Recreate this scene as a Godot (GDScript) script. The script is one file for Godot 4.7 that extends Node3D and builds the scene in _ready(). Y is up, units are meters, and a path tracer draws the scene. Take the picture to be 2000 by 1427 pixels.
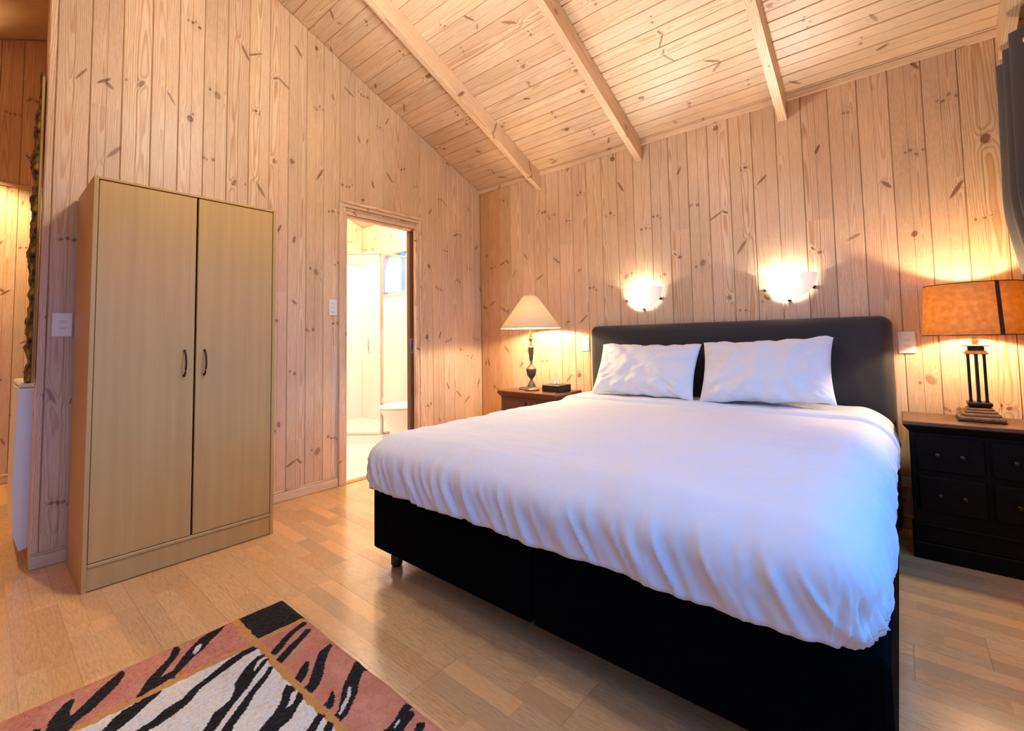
extends Node3D
# A pine-lined cabin bedroom: king bed, wardrobe, two bedside lamps, two wall sconces,
# a doorway to a bright bathroom and an opening to a small hall.
# World: x along the bed-head wall, y up, z out from that wall; metres.

const HW := 2.463          # height of the bed-head wall
const SL := 0.4437         # rise of the ceiling per metre of z
const RIDGE := 2.6
const XR := 3.72           # right wall
const XB := -2.1           # far wall of bathroom and hall
const ZF := 5.2            # wall behind the camera
const ZE := 2.978          # free end of the left wall
const NS := 16             # strips in the pine texture
const WARM := Color(1.0, 0.99, 0.95)
const AMBER := Color(1.0, 0.91, 0.74)

var M := {}
var used := {}
var rng := RandomNumberGenerator.new()

# ------------------------------------------------------------------ mesh helper
class MB:
	var v := PackedVector3Array()
	var n := PackedVector3Array()
	var t := PackedVector2Array()
	var c := PackedColorArray()
	var i := PackedInt32Array()
	var col := Color.WHITE

	func vert(p: Vector3, nn: Vector3, uv := Vector2.ZERO) -> int:
		v.append(p); n.append(nn); t.append(uv); c.append(col)
		return v.size() - 1

	# corners in order round the face; "out" tells which side is outside
	func quad(a: Vector3, b: Vector3, cc: Vector3, d: Vector3, out: Vector3, uv := []) -> void:
		var nn := (b - a).cross(cc - a)
		if nn.length_squared() < 1e-16:
			nn = (cc - a).cross(d - a)
		nn = nn.normalized()
		var flip := nn.dot(out) < 0.0
		if flip:
			nn = -nn
		var u: Array = uv if uv.size() == 4 else [Vector2.ZERO, Vector2.RIGHT, Vector2.ONE, Vector2.DOWN]
		var k := vert(a, nn, u[0])
		vert(b, nn, u[1]); vert(cc, nn, u[2]); vert(d, nn, u[3])
		if flip:
			i.append_array([k, k + 1, k + 2, k, k + 2, k + 3])
		else:
			i.append_array([k, k + 2, k + 1, k, k + 3, k + 2])

	func tri(a: Vector3, b: Vector3, cc: Vector3, out: Vector3) -> void:
		var nn := (b - a).cross(cc - a).normalized()
		var flip := nn.dot(out) < 0.0
		if flip:
			nn = -nn
		var k := vert(a, nn)
		vert(b, nn); vert(cc, nn)
		if flip:
			i.append_array([k, k + 1, k + 2])
		else:
			i.append_array([k, k + 2, k + 1])

	# box with chamfered edges
	func box(lo: Vector3, hi: Vector3, bev := 0.0) -> void:
		var ce := (lo + hi) * 0.5
		var h := (hi - lo) * 0.5
		var b := minf(bev, minf(h.x, minf(h.y, h.z)) * 0.95)
		for ax in 3:
			var a1 := (ax + 1) % 3
			var a2 := (ax + 2) % 3
			for s in [-1.0, 1.0]:
				var q := []
				for k in [[-1, -1], [1, -1], [1, 1], [-1, 1]]:
					var p := Vector3.ZERO
					p[ax] = s * h[ax]
					p[a1] = k[0] * (h[a1] - b)
					p[a2] = k[1] * (h[a2] - b)
					q.append(ce + p)
				var o := Vector3.ZERO
				o[ax] = s
				quad(q[0], q[1], q[2], q[3], o)
		if b <= 0.0:
			return
		for ax in 3:
			var a1 := (ax + 1) % 3
			var a2 := (ax + 2) % 3
			for s1 in [-1.0, 1.0]:
				for s2 in [-1.0, 1.0]:
					var q := []
					for k in [[-1, 0], [1, 0], [1, 1], [-1, 1]]:
						var p := Vector3.ZERO
						p[ax] = k[0] * (h[ax] - b)
						p[a1] = s1 * (h[a1] - (b if k[1] == 1 else 0.0))
						p[a2] = s2 * (h[a2] - (0.0 if k[1] == 1 else b))
						q.append(ce + p)
					var o := Vector3.ZERO
					o[a1] = s1
					o[a2] = s2
					quad(q[0], q[1], q[2], q[3], o)
		for sx in [-1.0, 1.0]:
			for sy in [-1.0, 1.0]:
				for sz in [-1.0, 1.0]:
					var o := Vector3(sx, sy, sz)
					tri(ce + o * Vector3(h.x, h.y - b, h.z - b), ce + o * Vector3(h.x - b, h.y, h.z - b), ce + o * Vector3(h.x - b, h.y - b, h.z), o)

	# polygon in the plane (A, B) from o, pushed out along A x B by depth
	func prism(poly: PackedVector2Array, o: Vector3, A: Vector3, B: Vector3, depth: float) -> void:
		var N := A.cross(B).normalized()
		var tr := Geometry2D.triangulate_polygon(poly)
		var ctr := Vector2.ZERO
		for p in poly:
			ctr += p / poly.size()
		for k in range(0, tr.size(), 3):
			var q := []
			for j in 3:
				q.append(o + A * poly[tr[k + j]].x + B * poly[tr[k + j]].y)
			tri(q[0], q[1], q[2], -N)
			tri(q[0] + N * depth, q[1] + N * depth, q[2] + N * depth, N)
		var turn := 0.0
		for k in poly.size():
			turn += poly[k].cross(poly[(k + 1) % poly.size()])
		for k in poly.size():
			var a := poly[k]
			var b := poly[(k + 1) % poly.size()]
			var e := (b - a)
			var out2 := Vector2(e.y, -e.x) * signf(turn)
			var pa := o + A * a.x + B * a.y
			var pb := o + A * b.x + B * b.y
			quad(pa, pb, pb + N * depth, pa + N * depth, A * out2.x + B * out2.y)

	# grid of points [row][column] with smooth normals; "up" picks the side
	func grid(pts: Array, out_at: Callable, wrap := false, uvs := Vector2.ONE) -> void:
		var R := pts.size()
		var C: int = pts[0].size()
		var base := v.size()
		for r in R:
			for k in C:
				var k0: int = (k - 1 + C) % C if wrap else maxi(k - 1, 0)
				var k1: int = (k + 1) % C if wrap else mini(k + 1, C - 1)
				var du: Vector3 = pts[r][k1] - pts[r][k0]
				var dv: Vector3 = pts[mini(r + 1, R - 1)][k] - pts[maxi(r - 1, 0)][k]
				var nn := du.cross(dv)
				var p: Vector3 = pts[r][k]
				var o: Vector3 = out_at.call(p)
				nn = o.normalized() if nn.length_squared() < 1e-18 else nn.normalized()
				if nn.dot(o) < 0.0:
					nn = -nn
				vert(p, nn, Vector2(float(k) / (C if wrap else C - 1), float(r) / (R - 1)) * uvs)
		for r in R - 1:
			for k in (C if wrap else C - 1):
				var a := base + r * C + k
				var b := base + r * C + (k + 1) % C
				var d := a + C
				var e := b + C
				var fn := (v[b] - v[a]).cross(v[e] - v[a])
				if fn.length_squared() < 1e-20:
					fn = (v[e] - v[a]).cross(v[d] - v[a])
				if fn.dot(n[a] + n[b] + n[d] + n[e]) > 0.0:
					i.append_array([a, e, b, a, d, e])
				else:
					i.append_array([a, b, e, a, e, d])

	# profile of (radius, height) turned about a vertical axis through "at"
	func lathe(prof: Array, at: Vector3, seg := 28, sx := 1.0, sz := 1.0, ang0 := 0.0) -> void:
		for k in prof.size() - 1:
			var p: Vector2 = prof[k]
			var q: Vector2 = prof[k + 1]
			var e := (q - p).normalized()
			var np := e
			var nq := e
			if k > 0:
				var f: Vector2 = (p - Vector2(prof[k - 1])).normalized()
				if f.dot(e) > 0.75:
					np = (f + e).normalized()
			if k + 2 < prof.size():
				var f: Vector2 = (Vector2(prof[k + 2]) - q).normalized()
				if f.dot(e) > 0.75:
					nq = (f + e).normalized()
			var base := v.size()
			for s in seg + 1:
				var a := TAU * s / seg + ang0
				var d := Vector3(cos(a) * sx, 0, sin(a) * sz)
				for w in 2:
					var pr := p if w == 0 else q
					var nr := np if w == 0 else nq
					vert(at + d * pr.x + Vector3.UP * pr.y, (d * nr.y - Vector3.UP * nr.x).normalized(), Vector2(float(s) / seg, pr.y))
			for s in seg:
				var b := base + s * 2
				i.append_array([b, b + 3, b + 1, b, b + 2, b + 3])

	func tube(path: Array, r: float, seg := 8, closed := false) -> void:
		var L := path.size()
		var pts := []
		for k in L:
			var a: Vector3 = path[(k - 1 + L) % L] if closed else path[maxi(k - 1, 0)]
			var b: Vector3 = path[(k + 1) % L] if closed else path[mini(k + 1, L - 1)]
			var d := (b - a).normalized()
			var s := d.cross(Vector3.UP if absf(d.y) < 0.9 else Vector3.RIGHT).normalized()
			var w := d.cross(s)
			var ring := []
			for j in seg:
				var g := TAU * j / seg
				ring.append(path[k] + (s * cos(g) + w * sin(g)) * r)
			pts.append(ring)
		if closed:
			pts.append(pts[0])
		for k in pts.size() - 1:
			var base := v.size()
			for w in 2:
				var cc: Vector3 = path[(k + w) % L]
				for j in seg:
					var p: Vector3 = pts[k + w][j]
					vert(p, (p - cc).normalized())
			for j in seg:
				var a := base + j
				var b := base + (j + 1) % seg
				var fn := (v[b] - v[a]).cross(v[b + seg] - v[a])
				if fn.dot(n[a]) > 0.0:
					i.append_array([a, b + seg, b, a, a + seg, b + seg])
				else:
					i.append_array([a, b, b + seg, a, b + seg, a + seg])
		if not closed:
			for e in [0, L - 1]:
				var cc: Vector3 = path[e]
				var o: Vector3 = path[e] - path[1 if e == 0 else L - 2]
				for j in seg:
					tri(cc, pts[e][j], pts[e][(j + 1) % seg], o)

	func ball(at: Vector3, r: Vector3, seg := 16, rows := 10) -> void:
		var pts := []
		for a in rows + 1:
			var th := PI * a / rows
			var row := []
			for b in seg:
				var ph := TAU * b / seg
				row.append(at + Vector3(sin(th) * cos(ph), cos(th), sin(th) * sin(ph)) * r)
			pts.append(row)
		grid(pts, func(p): return p - at, true)

	func mesh(m: Material) -> ArrayMesh:
		var arr := []
		arr.resize(Mesh.ARRAY_MAX)
		arr[Mesh.ARRAY_VERTEX] = v
		arr[Mesh.ARRAY_NORMAL] = n
		arr[Mesh.ARRAY_TEX_UV] = t
		arr[Mesh.ARRAY_COLOR] = c
		arr[Mesh.ARRAY_INDEX] = i
		var me := ArrayMesh.new()
		me.add_surface_from_arrays(Mesh.PRIMITIVE_TRIANGLES, arr)
		me.surface_set_material(0, m)
		return me


func numbered(called: String) -> String:
	used[called] = used.get(called, -1) + 1
	return called if used[called] == 0 else "%s_%03d" % [called, used[called]]


# one named mesh; at top level the name is made unique
func obj(called: String, mb: MB, m: Material, parent: Node = self) -> MeshInstance3D:
	var o := MeshInstance3D.new()
	o.name = numbered(called) if parent == self else called
	o.mesh = mb.mesh(m)
	o.cast_shadow = GeometryInstance3D.SHADOW_CASTING_SETTING_ON
	parent.add_child(o, true)
	return o


func part(called: String, parent: Node, m: Material, lo: Vector3, hi: Vector3, bev := 0.002) -> MeshInstance3D:
	var mb := MB.new()
	mb.box(lo, hi, bev)
	return obj(called, mb, m, parent)


func thing(called: String, label: String, category: String, at := Vector3.ZERO, group := "") -> Node3D:
	var o := Node3D.new()
	o.name = numbered(called)
	add_child(o)
	o.position = at
	return tag(o, label, category, group)


func tag(o: Node3D, label: String, category: String, group := "") -> Node3D:
	o.set_meta("label", label)
	o.set_meta("category", category)
	if group:
		o.set_meta("group", group)
	return o


func struct(called: String, label := "", category := "") -> Node3D:
	var o := Node3D.new()
	o.name = called
	add_child(o)
	o.set_meta("kind", "structure")
	if label:
		o.set_meta("label", label)
	if category:
		o.set_meta("category", category)
	return o


# ------------------------------------------------------------------ materials
func mat(color: Color, rough := 0.6, metal := 0.0) -> StandardMaterial3D:
	var m := StandardMaterial3D.new()
	m.albedo_color = color
	m.roughness = rough
	m.metallic = metal
	return m


func tex_mat(t: Texture2D, rough: float, scale := Vector3.ONE, tri := false) -> StandardMaterial3D:
	var m := mat(Color.WHITE, rough)
	m.albedo_texture = t
	if tri:
		m.uv1_triplanar = true
		m.uv1_world_triplanar = true
		m.uv1_triplanar_sharpness = 8.0
	m.uv1_scale = scale
	return m


func noise(seed_: int, freq: float, oct := 3) -> FastNoiseLite:
	var f := FastNoiseLite.new()
	f.seed = seed_
	f.frequency = freq
	f.noise_type = FastNoiseLite.TYPE_SIMPLEX_SMOOTH
	f.fractal_octaves = oct
	if oct < 2:
		f.fractal_type = FastNoiseLite.FRACTAL_NONE
	return f


func rgb8(r: int, g: int, b: int) -> Vector3:
	return Vector3(r, g, b)


# strips of plain-sawn pine with rings and knots, each 0.13 m wide and 3.6 m long
func pine_texture() -> ImageTexture:
	var sw := 76
	var hh := 1400
	var w := sw * NS
	var data := PackedByteArray()
	data.resize(w * hh * 3)
	var fine := noise(3, 1.0, 1)
	var slow := noise(5, 1.0, 1)
	var g := RandomNumberGenerator.new()
	g.seed = 77
	for s in NS:
		var c0 := g.randf_range(-0.05, 0.05)
		var d0 := g.randf_range(0.008, 0.05)
		var slope := g.randf_range(-0.014, 0.014)
		var sp := g.randf_range(0.0042, 0.0075)
		var strength := g.randf_range(0.5, 0.9)
		var knots := []
		var yk := g.randf_range(0.1, 0.4)
		while yk < 3.5:
			var kind := g.randf()
			if kind < 0.38:
				var cnt := g.randi_range(2, 4)
				var xa := g.randf_range(-0.055, 0.01)
				for j in cnt:
					knots.append([xa, yk + g.randf_range(-0.016, 0.016), g.randf_range(0.003, 0.0085), g.randf_range(0.0035, 0.010), g.randf_range(-0.9, 0.9)])
					xa += g.randf_range(0.012, 0.034)
			elif kind < 0.62:
				knots.append([g.randf_range(-0.045, 0.045), yk, g.randf_range(0.008, 0.014), g.randf_range(0.012, 0.022), g.randf_range(-0.6, 0.6)])
				if g.randf() < 0.5:
					knots.append([g.randf_range(-0.05, 0.05), yk + g.randf_range(-0.04, 0.04), 0.005, 0.006, 0.0])
			else:
				var lean := g.randf_range(0.25, 1.15) * (1.0 if g.randf() < 0.5 else -1.0)
				knots.append([g.randf_range(-0.04, 0.04), yk, g.randf_range(0.004, 0.007), g.randf_range(0.018, 0.045), lean])
				if g.randf() < 0.35:
					knots.append([-knots[-1][0] + g.randf_range(-0.01, 0.01), yk + g.randf_range(-0.02, 0.02), 0.005, g.randf_range(0.014, 0.034), -lean * g.randf_range(0.6, 1.2)])
			yk += g.randf_range(0.34, 0.85)
		for k in knots:
			k.append(g.randf_range(0.5, 0.95))
		for y in hh:
			var ym := y * 3.6 / hh
			var cy := c0 + 0.016 * slow.get_noise_2d(ym * 0.7, s * 9.0)
			var dep := d0 + slope * (ym - 1.8) + 0.007 * slow.get_noise_2d(ym * 1.1, s * 9.0 + 50.0)
			var tone := 1.0 + 0.05 * slow.get_noise_2d(ym * 0.9, s * 9.0 + 90.0)
			var near := []
			for k in knots:
				if absf(k[1] - ym) < 0.13:
					near.append(k)
			var at := (y * w + s * sw) * 3
			for x in sw:
				var xm := (x + 0.5) / sw * 0.13 - 0.065
				var q := sqrt((xm - cy) * (xm - cy) + dep * dep) + 0.0013 * fine.get_noise_2d(xm * 45.0, ym * 4.0 + s * 40.0)
				var kb := 0.0
				var core := 0.0
				var streak := 0.0
				for k in near:
					var dx: float = xm - k[0]
					var dy: float = ym - k[1]
					var ca := cos(k[4])
					var sa := sin(k[4])
					var e := pow((dx * ca + dy * sa) / k[2], 2.0) + pow((dy * ca - dx * sa) / k[3], 2.0)
					if e < 30.0:
						q += k[2] * 1.1 * exp(-e * 0.16)
						kb = maxf(kb, k[5] * (1.0 - smoothstep(0.35, 2.3, e)))
						core = maxf(core, 1.0 - smoothstep(0.05, 0.6, e))
				for k in near:
					streak = maxf(streak, k[5] * exp(-absf(xm - k[0]) / (k[2] * 0.9)) * exp(-absf(ym - k[1]) / 0.045))
				var ph := fposmod(q / sp, 1.0)
				var late := smoothstep(0.35, 0.9, ph) * (1.0 - smoothstep(0.92, 1.0, ph)) * strength
				var fib := fine.get_noise_2d(xm * 620.0, ym * 7.0 + s * 31.0)
				var m := tone * (1.0 + 0.055 * fib) * (1.0 - 0.16 * streak)
				var r := lerpf(228, 204, late) * m
				var gg := lerpf(198, 155, late) * m
				var b := lerpf(167, 113, late) * m
				if kb > 0.0:
					r = lerpf(r, lerpf(120, 146, core), kb)
					gg = lerpf(gg, lerpf(78, 98, core), kb)
					b = lerpf(b, lerpf(54, 68, core), kb)
				data[at] = clampi(int(r), 0, 255)
				data[at + 1] = clampi(int(gg), 0, 255)
				data[at + 2] = clampi(int(b), 0, 255)
				at += 3
	return ImageTexture.create_from_image(Image.create_from_data(w, hh, false, Image.FORMAT_RGB8, data))


# six laminate planks (1.29 x 0.195 m), each printed with three rows of short staves
func laminate_texture() -> ImageTexture:
	var w := 640
	var ph := 96
	var h := ph * 6
	var data := PackedByteArray()
	data.resize(w * h * 3)
	var fine := noise(13, 1.0, 1)
	var g := RandomNumberGenerator.new()
	g.seed = 41
	for p in 6:
		for row in 3:
			var x := 0
			var first := true
			while x < w:
				var len := g.randi_range(70, 230) if first else g.randi_range(190, 320)
				first = false
				var x1 := mini(w, x + len)
				var tone := g.randf_range(0.92, 1.05)
				var red := g.randf_range(-0.02, 0.03)
				var cath := g.randf() < 0.5
				var cx := g.randf_range(x, x1)
				var sd := g.randf_range(0, 400)
				for yy in 32:
					var at := ((p * ph + row * 32 + yy) * w + x) * 3
					for xx in range(x, x1):
						var f := fine.get_noise_2d(xx * 0.035 + sd, yy * 0.75)
						var m := tone * (1.0 + 0.05 * f + 0.03 * fine.get_noise_2d(xx * 0.3 + sd, yy * 2.0))
						if cath:
							var q := sqrt(pow((yy - 16.0) * 1.0, 2.0) + pow((xx - cx) * 0.10, 2.0)) + 2.0 * f
							m *= 1.0 - 0.07 * smoothstep(0.55, 0.95, fposmod(q / 5.5, 1.0))
						if yy == 0 or xx == x:
							m *= 0.93
						data[at] = clampi(int(228.0 * m * (1.0 + red)), 0, 255)
						data[at + 1] = clampi(int(181.0 * m), 0, 255)
						data[at + 2] = clampi(int(124.0 * m * (1.0 - red)), 0, 255)
						at += 3
				x = x1
	return ImageTexture.create_from_image(Image.create_from_data(w, h, false, Image.FORMAT_RGB8, data))


# straight upright grain, tileable enough at this size
func streak_texture(a: Vector3, b: Vector3, seed_: int, fx: float, fy: float) -> ImageTexture:
	var w := 256
	var h := 512
	var data := PackedByteArray()
	data.resize(w * h * 3)
	var f := noise(seed_, 1.0, 1)
	var at := 0
	for y in h:
		for x in w:
			var k := 0.5 + 0.5 * f.get_noise_2d(x * fx, y * fy)
			k = clampf(0.55 * k + 0.25 * (0.5 + 0.5 * f.get_noise_2d(x * fx * 5.0, y * fy * 2.0 + 70.0)) + 0.2 * (0.5 + 0.5 * f.get_noise_2d(x * fx * 0.25 + 30.0, y * fy * 0.2)), 0.0, 1.0)
			var q := a.lerp(b, k)
			data[at] = int(q.x)
			data[at + 1] = int(q.y)
			data[at + 2] = int(q.z)
			at += 3
	return ImageTexture.create_from_image(Image.create_from_data(w, h, false, Image.FORMAT_RGB8, data))


func noise_texture(seed_: int, freq: float, a: Color, b: Color, normal := false, size := 256) -> NoiseTexture2D:
	var t := NoiseTexture2D.new()
	t.width = size
	t.height = size
	t.seamless = true
	t.noise = noise(seed_, freq, 4)
	if normal:
		t.as_normal_map = true
		t.bump_strength = 6.0
	else:
		var gr := Gradient.new()
		gr.set_color(0, a)
		gr.set_color(1, b)
		t.color_ramp = gr
	return t


func weave_texture(c: Color) -> ImageTexture:
	var im := Image.create(64, 64, false, Image.FORMAT_RGB8)
	var g := RandomNumberGenerator.new()
	g.seed = 9
	for y in 64:
		for x in 64:
			var over := ((x / 4) + (y / 4)) % 2 == 0
			var k := 0.8 + (0.16 if over else 0.0) + g.randf_range(-0.12, 0.12)
			im.set_pixel(x, y, Color(c.r * k, c.g * k, c.b * k))
	return ImageTexture.create_from_image(im)

const RUG_BLACK := [
	[1.183, 2.546, 1.176, 2.573, 1.211, 2.644, 1.253, 2.688, 1.322, 2.742, 1.326, 2.764, 1.331, 2.776, 1.305, 2.759, 1.260, 2.718, 1.223, 2.698, 1.197, 2.700, 1.197, 2.712, 1.242, 2.733, 1.282, 2.775, 1.308, 2.803, 1.348, 2.827, 1.371, 2.842, 1.375, 2.829, 1.368, 2.808, 1.364, 2.781, 1.357, 2.762, 1.365, 2.749, 1.352, 2.743, 1.332, 2.717, 1.296, 2.677, 1.281, 2.651, 1.251, 2.623, 1.221, 2.587],
	[1.214, 2.839, 1.195, 2.844, 1.214, 2.867, 1.247, 2.905, 1.277, 2.932, 1.308, 2.959, 1.311, 2.969, 1.295, 2.969, 1.237, 2.953, 1.231, 2.961, 1.242, 2.976, 1.270, 2.995, 1.296, 3.008, 1.327, 3.017, 1.390, 3.040, 1.424, 3.011, 1.383, 2.984, 1.351, 2.963, 1.333, 2.933, 1.302, 2.900, 1.263, 2.863, 1.233, 2.845],
	[1.036, 3.083, 1.041, 3.090, 1.050, 3.099, 1.092, 3.097, 1.081, 3.091, 1.068, 3.085],
	[1.299, 3.040, 1.300, 3.032, 1.311, 3.024, 1.335, 3.028, 1.331, 3.044],
	[1.392, 2.785, 1.391, 2.795, 1.392, 2.832, 1.399, 2.872, 1.415, 2.897, 1.443, 2.922, 1.471, 2.943, 1.497, 2.922, 1.472, 2.898, 1.460, 2.875, 1.440, 2.846, 1.419, 2.816, 1.402, 2.791],
	[1.394, 2.542, 1.392, 2.577, 1.405, 2.622, 1.439, 2.685, 1.456, 2.725, 1.479, 2.757, 1.486, 2.799, 1.505, 2.829, 1.509, 2.854, 1.511, 2.867, 1.534, 2.905, 1.569, 2.877, 1.535, 2.847, 1.536, 2.822, 1.526, 2.787, 1.513, 2.751, 1.477, 2.713, 1.453, 2.661, 1.438, 2.616, 1.420, 2.576, 1.422, 2.534],
	[1.469, 2.532, 1.459, 2.551, 1.473, 2.581, 1.492, 2.604, 1.503, 2.615, 1.532, 2.640, 1.554, 2.646, 1.591, 2.672, 1.601, 2.695, 1.608, 2.715, 1.638, 2.740, 1.662, 2.770, 1.688, 2.749, 1.674, 2.734, 1.654, 2.712, 1.628, 2.684, 1.595, 2.646, 1.577, 2.621, 1.547, 2.591, 1.522, 2.561, 1.500, 2.532, 1.491, 2.536, 1.494, 2.551, 1.517, 2.578, 1.521, 2.585, 1.507, 2.580, 1.482, 2.560, 1.478, 2.536],
	[1.548, 2.537, 1.536, 2.546, 1.557, 2.565, 1.581, 2.600, 1.606, 2.632, 1.636, 2.666, 1.665, 2.699, 1.686, 2.724, 1.706, 2.744, 1.731, 2.723, 1.695, 2.698, 1.661, 2.657, 1.615, 2.613, 1.586, 2.573, 1.558, 2.545],
	[1.681, 2.537, 1.657, 2.545, 1.676, 2.564, 1.709, 2.587, 1.736, 2.616, 1.749, 2.640, 1.762, 2.662, 1.783, 2.689, 1.822, 2.657, 1.796, 2.620, 1.789, 2.593, 1.764, 2.563, 1.748, 2.539, 1.729, 2.535, 1.711, 2.539, 1.740, 2.562, 1.744, 2.574, 1.740, 2.587, 1.731, 2.574, 1.701, 2.555, 1.701, 2.541],
	[1.853, 2.531, 1.831, 2.537, 1.838, 2.553, 1.849, 2.568, 1.858, 2.585, 1.874, 2.607, 1.892, 2.592, 1.877, 2.569, 1.861, 2.549],
	[1.895, 2.531, 1.878, 2.535, 1.886, 2.552, 1.902, 2.566, 1.921, 2.551],
	[1.407, 2.367, 1.393, 2.377, 1.414, 2.428, 1.440, 2.471, 1.474, 2.518, 1.500, 2.514, 1.489, 2.491, 1.459, 2.456, 1.430, 2.415, 1.419, 2.375],
	[1.460, 2.375, 1.443, 2.388, 1.472, 2.430, 1.490, 2.469, 1.522, 2.518, 1.553, 2.516, 1.531, 2.479, 1.502, 2.436, 1.472, 2.390],
	[1.595, 2.366, 1.583, 2.372, 1.594, 2.414, 1.633, 2.445, 1.665, 2.472, 1.699, 2.499, 1.710, 2.520, 1.749, 2.516, 1.734, 2.488, 1.700, 2.456, 1.656, 2.426, 1.618, 2.394],
	[1.616, 2.455, 1.605, 2.461, 1.619, 2.483, 1.651, 2.517, 1.685, 2.517, 1.665, 2.490, 1.646, 2.474],
	[1.777, 2.348, 1.732, 2.345, 1.719, 2.352, 1.731, 2.373, 1.765, 2.409, 1.789, 2.438, 1.831, 2.472, 1.865, 2.501, 1.869, 2.513, 1.902, 2.515, 1.896, 2.491, 1.868, 2.458, 1.847, 2.431, 1.818, 2.409, 1.792, 2.382],
	[1.785, 2.470, 1.791, 2.482, 1.810, 2.499, 1.813, 2.513, 1.843, 2.514, 1.840, 2.501, 1.814, 2.480],
	[2.010, 2.347, 1.996, 2.346, 1.985, 2.358, 1.993, 2.387, 2.010, 2.418, 2.017, 2.441, 2.017, 2.455, 2.025, 2.475, 2.062, 2.445, 2.038, 2.409, 2.022, 2.389, 2.005, 2.357],
]
const RUG_WHITE := [
	[1.239, 2.648, 1.249, 2.644, 1.277, 2.662, 1.291, 2.675, 1.274, 2.679, 1.247, 2.664],
	[1.806, 2.430, 1.810, 2.438, 1.836, 2.457, 1.858, 2.487, 1.876, 2.507, 1.884, 2.508, 1.873, 2.485, 1.844, 2.450, 1.818, 2.432],
	[2.015, 2.409, 2.028, 2.434, 2.034, 2.434, 2.025, 2.411],
]


# the rug's dyed pattern, painted in rug space from outlines in metres (x, z)
func rug_texture(x0: float, z0: float, x1: float, z1: float) -> ImageTexture:
	var w := 720
	var h := 830
	var sx := (x1 - x0) / w
	var sz := (z1 - z0) / h
	var im := Image.create(w, h, false, Image.FORMAT_RGB8)
	var f := noise(21, 1.0, 3)
	var g := RandomNumberGenerator.new()
	g.seed = 4
	for y in h:
		for x in w:
			var px := x0 + (x + 0.5) * sx
			var pz := z0 + (y + 0.5) * sz
			var wx := 0.006 * f.get_noise_2d(px * 22.0, pz * 22.0)
			var ex := minf(px - x0, x1 - px) + wx
			var ez := minf(pz - z0, z1 - pz) + wx
			var c := Color8(228, 224, 210)
			if ex < 0.195 or ez < 0.168:
				if ex < 0.195 and ez < 0.168:
					c = Color8(7, 7, 9)
				else:
					var k := 0.5 + 0.5 * f.get_noise_2d(px * 9.0 + 30.0, pz * 9.0)
					c = Color8(214, 152, 126).lerp(Color8(190, 114, 88), k)
			if (ex > 0.192 and ex < 0.217) or (ez > 0.163 and ez < 0.186):
				if not (ex > 0.217 and ez > 0.186):
					c = Color8(205, 148, 80)
			var n := 1.0 + g.randf_range(-0.06, 0.06)
			im.set_pixel(x, y, Color(c.r * n, c.g * n, c.b * n))
	var wob := noise(8, 1.0, 2)
	for pass_ in 2:
		var list: Array = RUG_BLACK if pass_ == 0 else RUG_WHITE
		var ink := Color8(7, 7, 9) if pass_ == 0 else Color8(216, 210, 198)
		# the traced stretch first, then the rest of the rug in the same hand
		for shift in [Vector2.ZERO, Vector2(0.62, 0.0), Vector2(0.0, 0.62), Vector2(0.45, 0.45), Vector2(0.25, 0.85), Vector2(0.75, 0.8)]:
			for li in list.size():
				var fl: Array = list[li]
				var poly := PackedVector2Array()
				var lo := Vector2(99, 99)
				var hi := Vector2(-99, -99)
				for k in range(0, fl.size(), 2):
					var p := Vector2(fl[k], fl[k + 1])
					lo = lo.min(p)
					hi = hi.max(p)
					poly.append(p)
				if lo.x < x0 - 0.02:
					continue
				if shift != Vector2.ZERO:
					var in_border_x := hi.x < x0 + 0.23
					var in_border_z := hi.y < z0 + 0.2
					if (in_border_x and shift.x > 0.0) or (in_border_z and shift.y > 0.0):
						continue
					if not in_border_x and not in_border_z and shift.x < 0.3:
						continue
					lo += shift
					hi += shift
				for y in range(maxi(0, int((lo.y - z0) / sz) - 3), mini(h, int((hi.y - z0) / sz) + 4)):
					for x in range(maxi(0, int((lo.x - x0) / sx) - 3), mini(w, int((hi.x - x0) / sx) + 4)):
						var q: Vector2 = Vector2(x0 + (x + 0.5) * sx, z0 + (y + 0.5) * sz) - shift
						q += Vector2(wob.get_noise_2d(x * 0.3, y * 0.3), wob.get_noise_2d(x * 0.3 + 90.0, y * 0.3)) * 0.003
						if Geometry2D.is_point_in_polygon(q, poly):
							im.set_pixel(x, y, ink)
	return ImageTexture.create_from_image(im)


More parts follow.
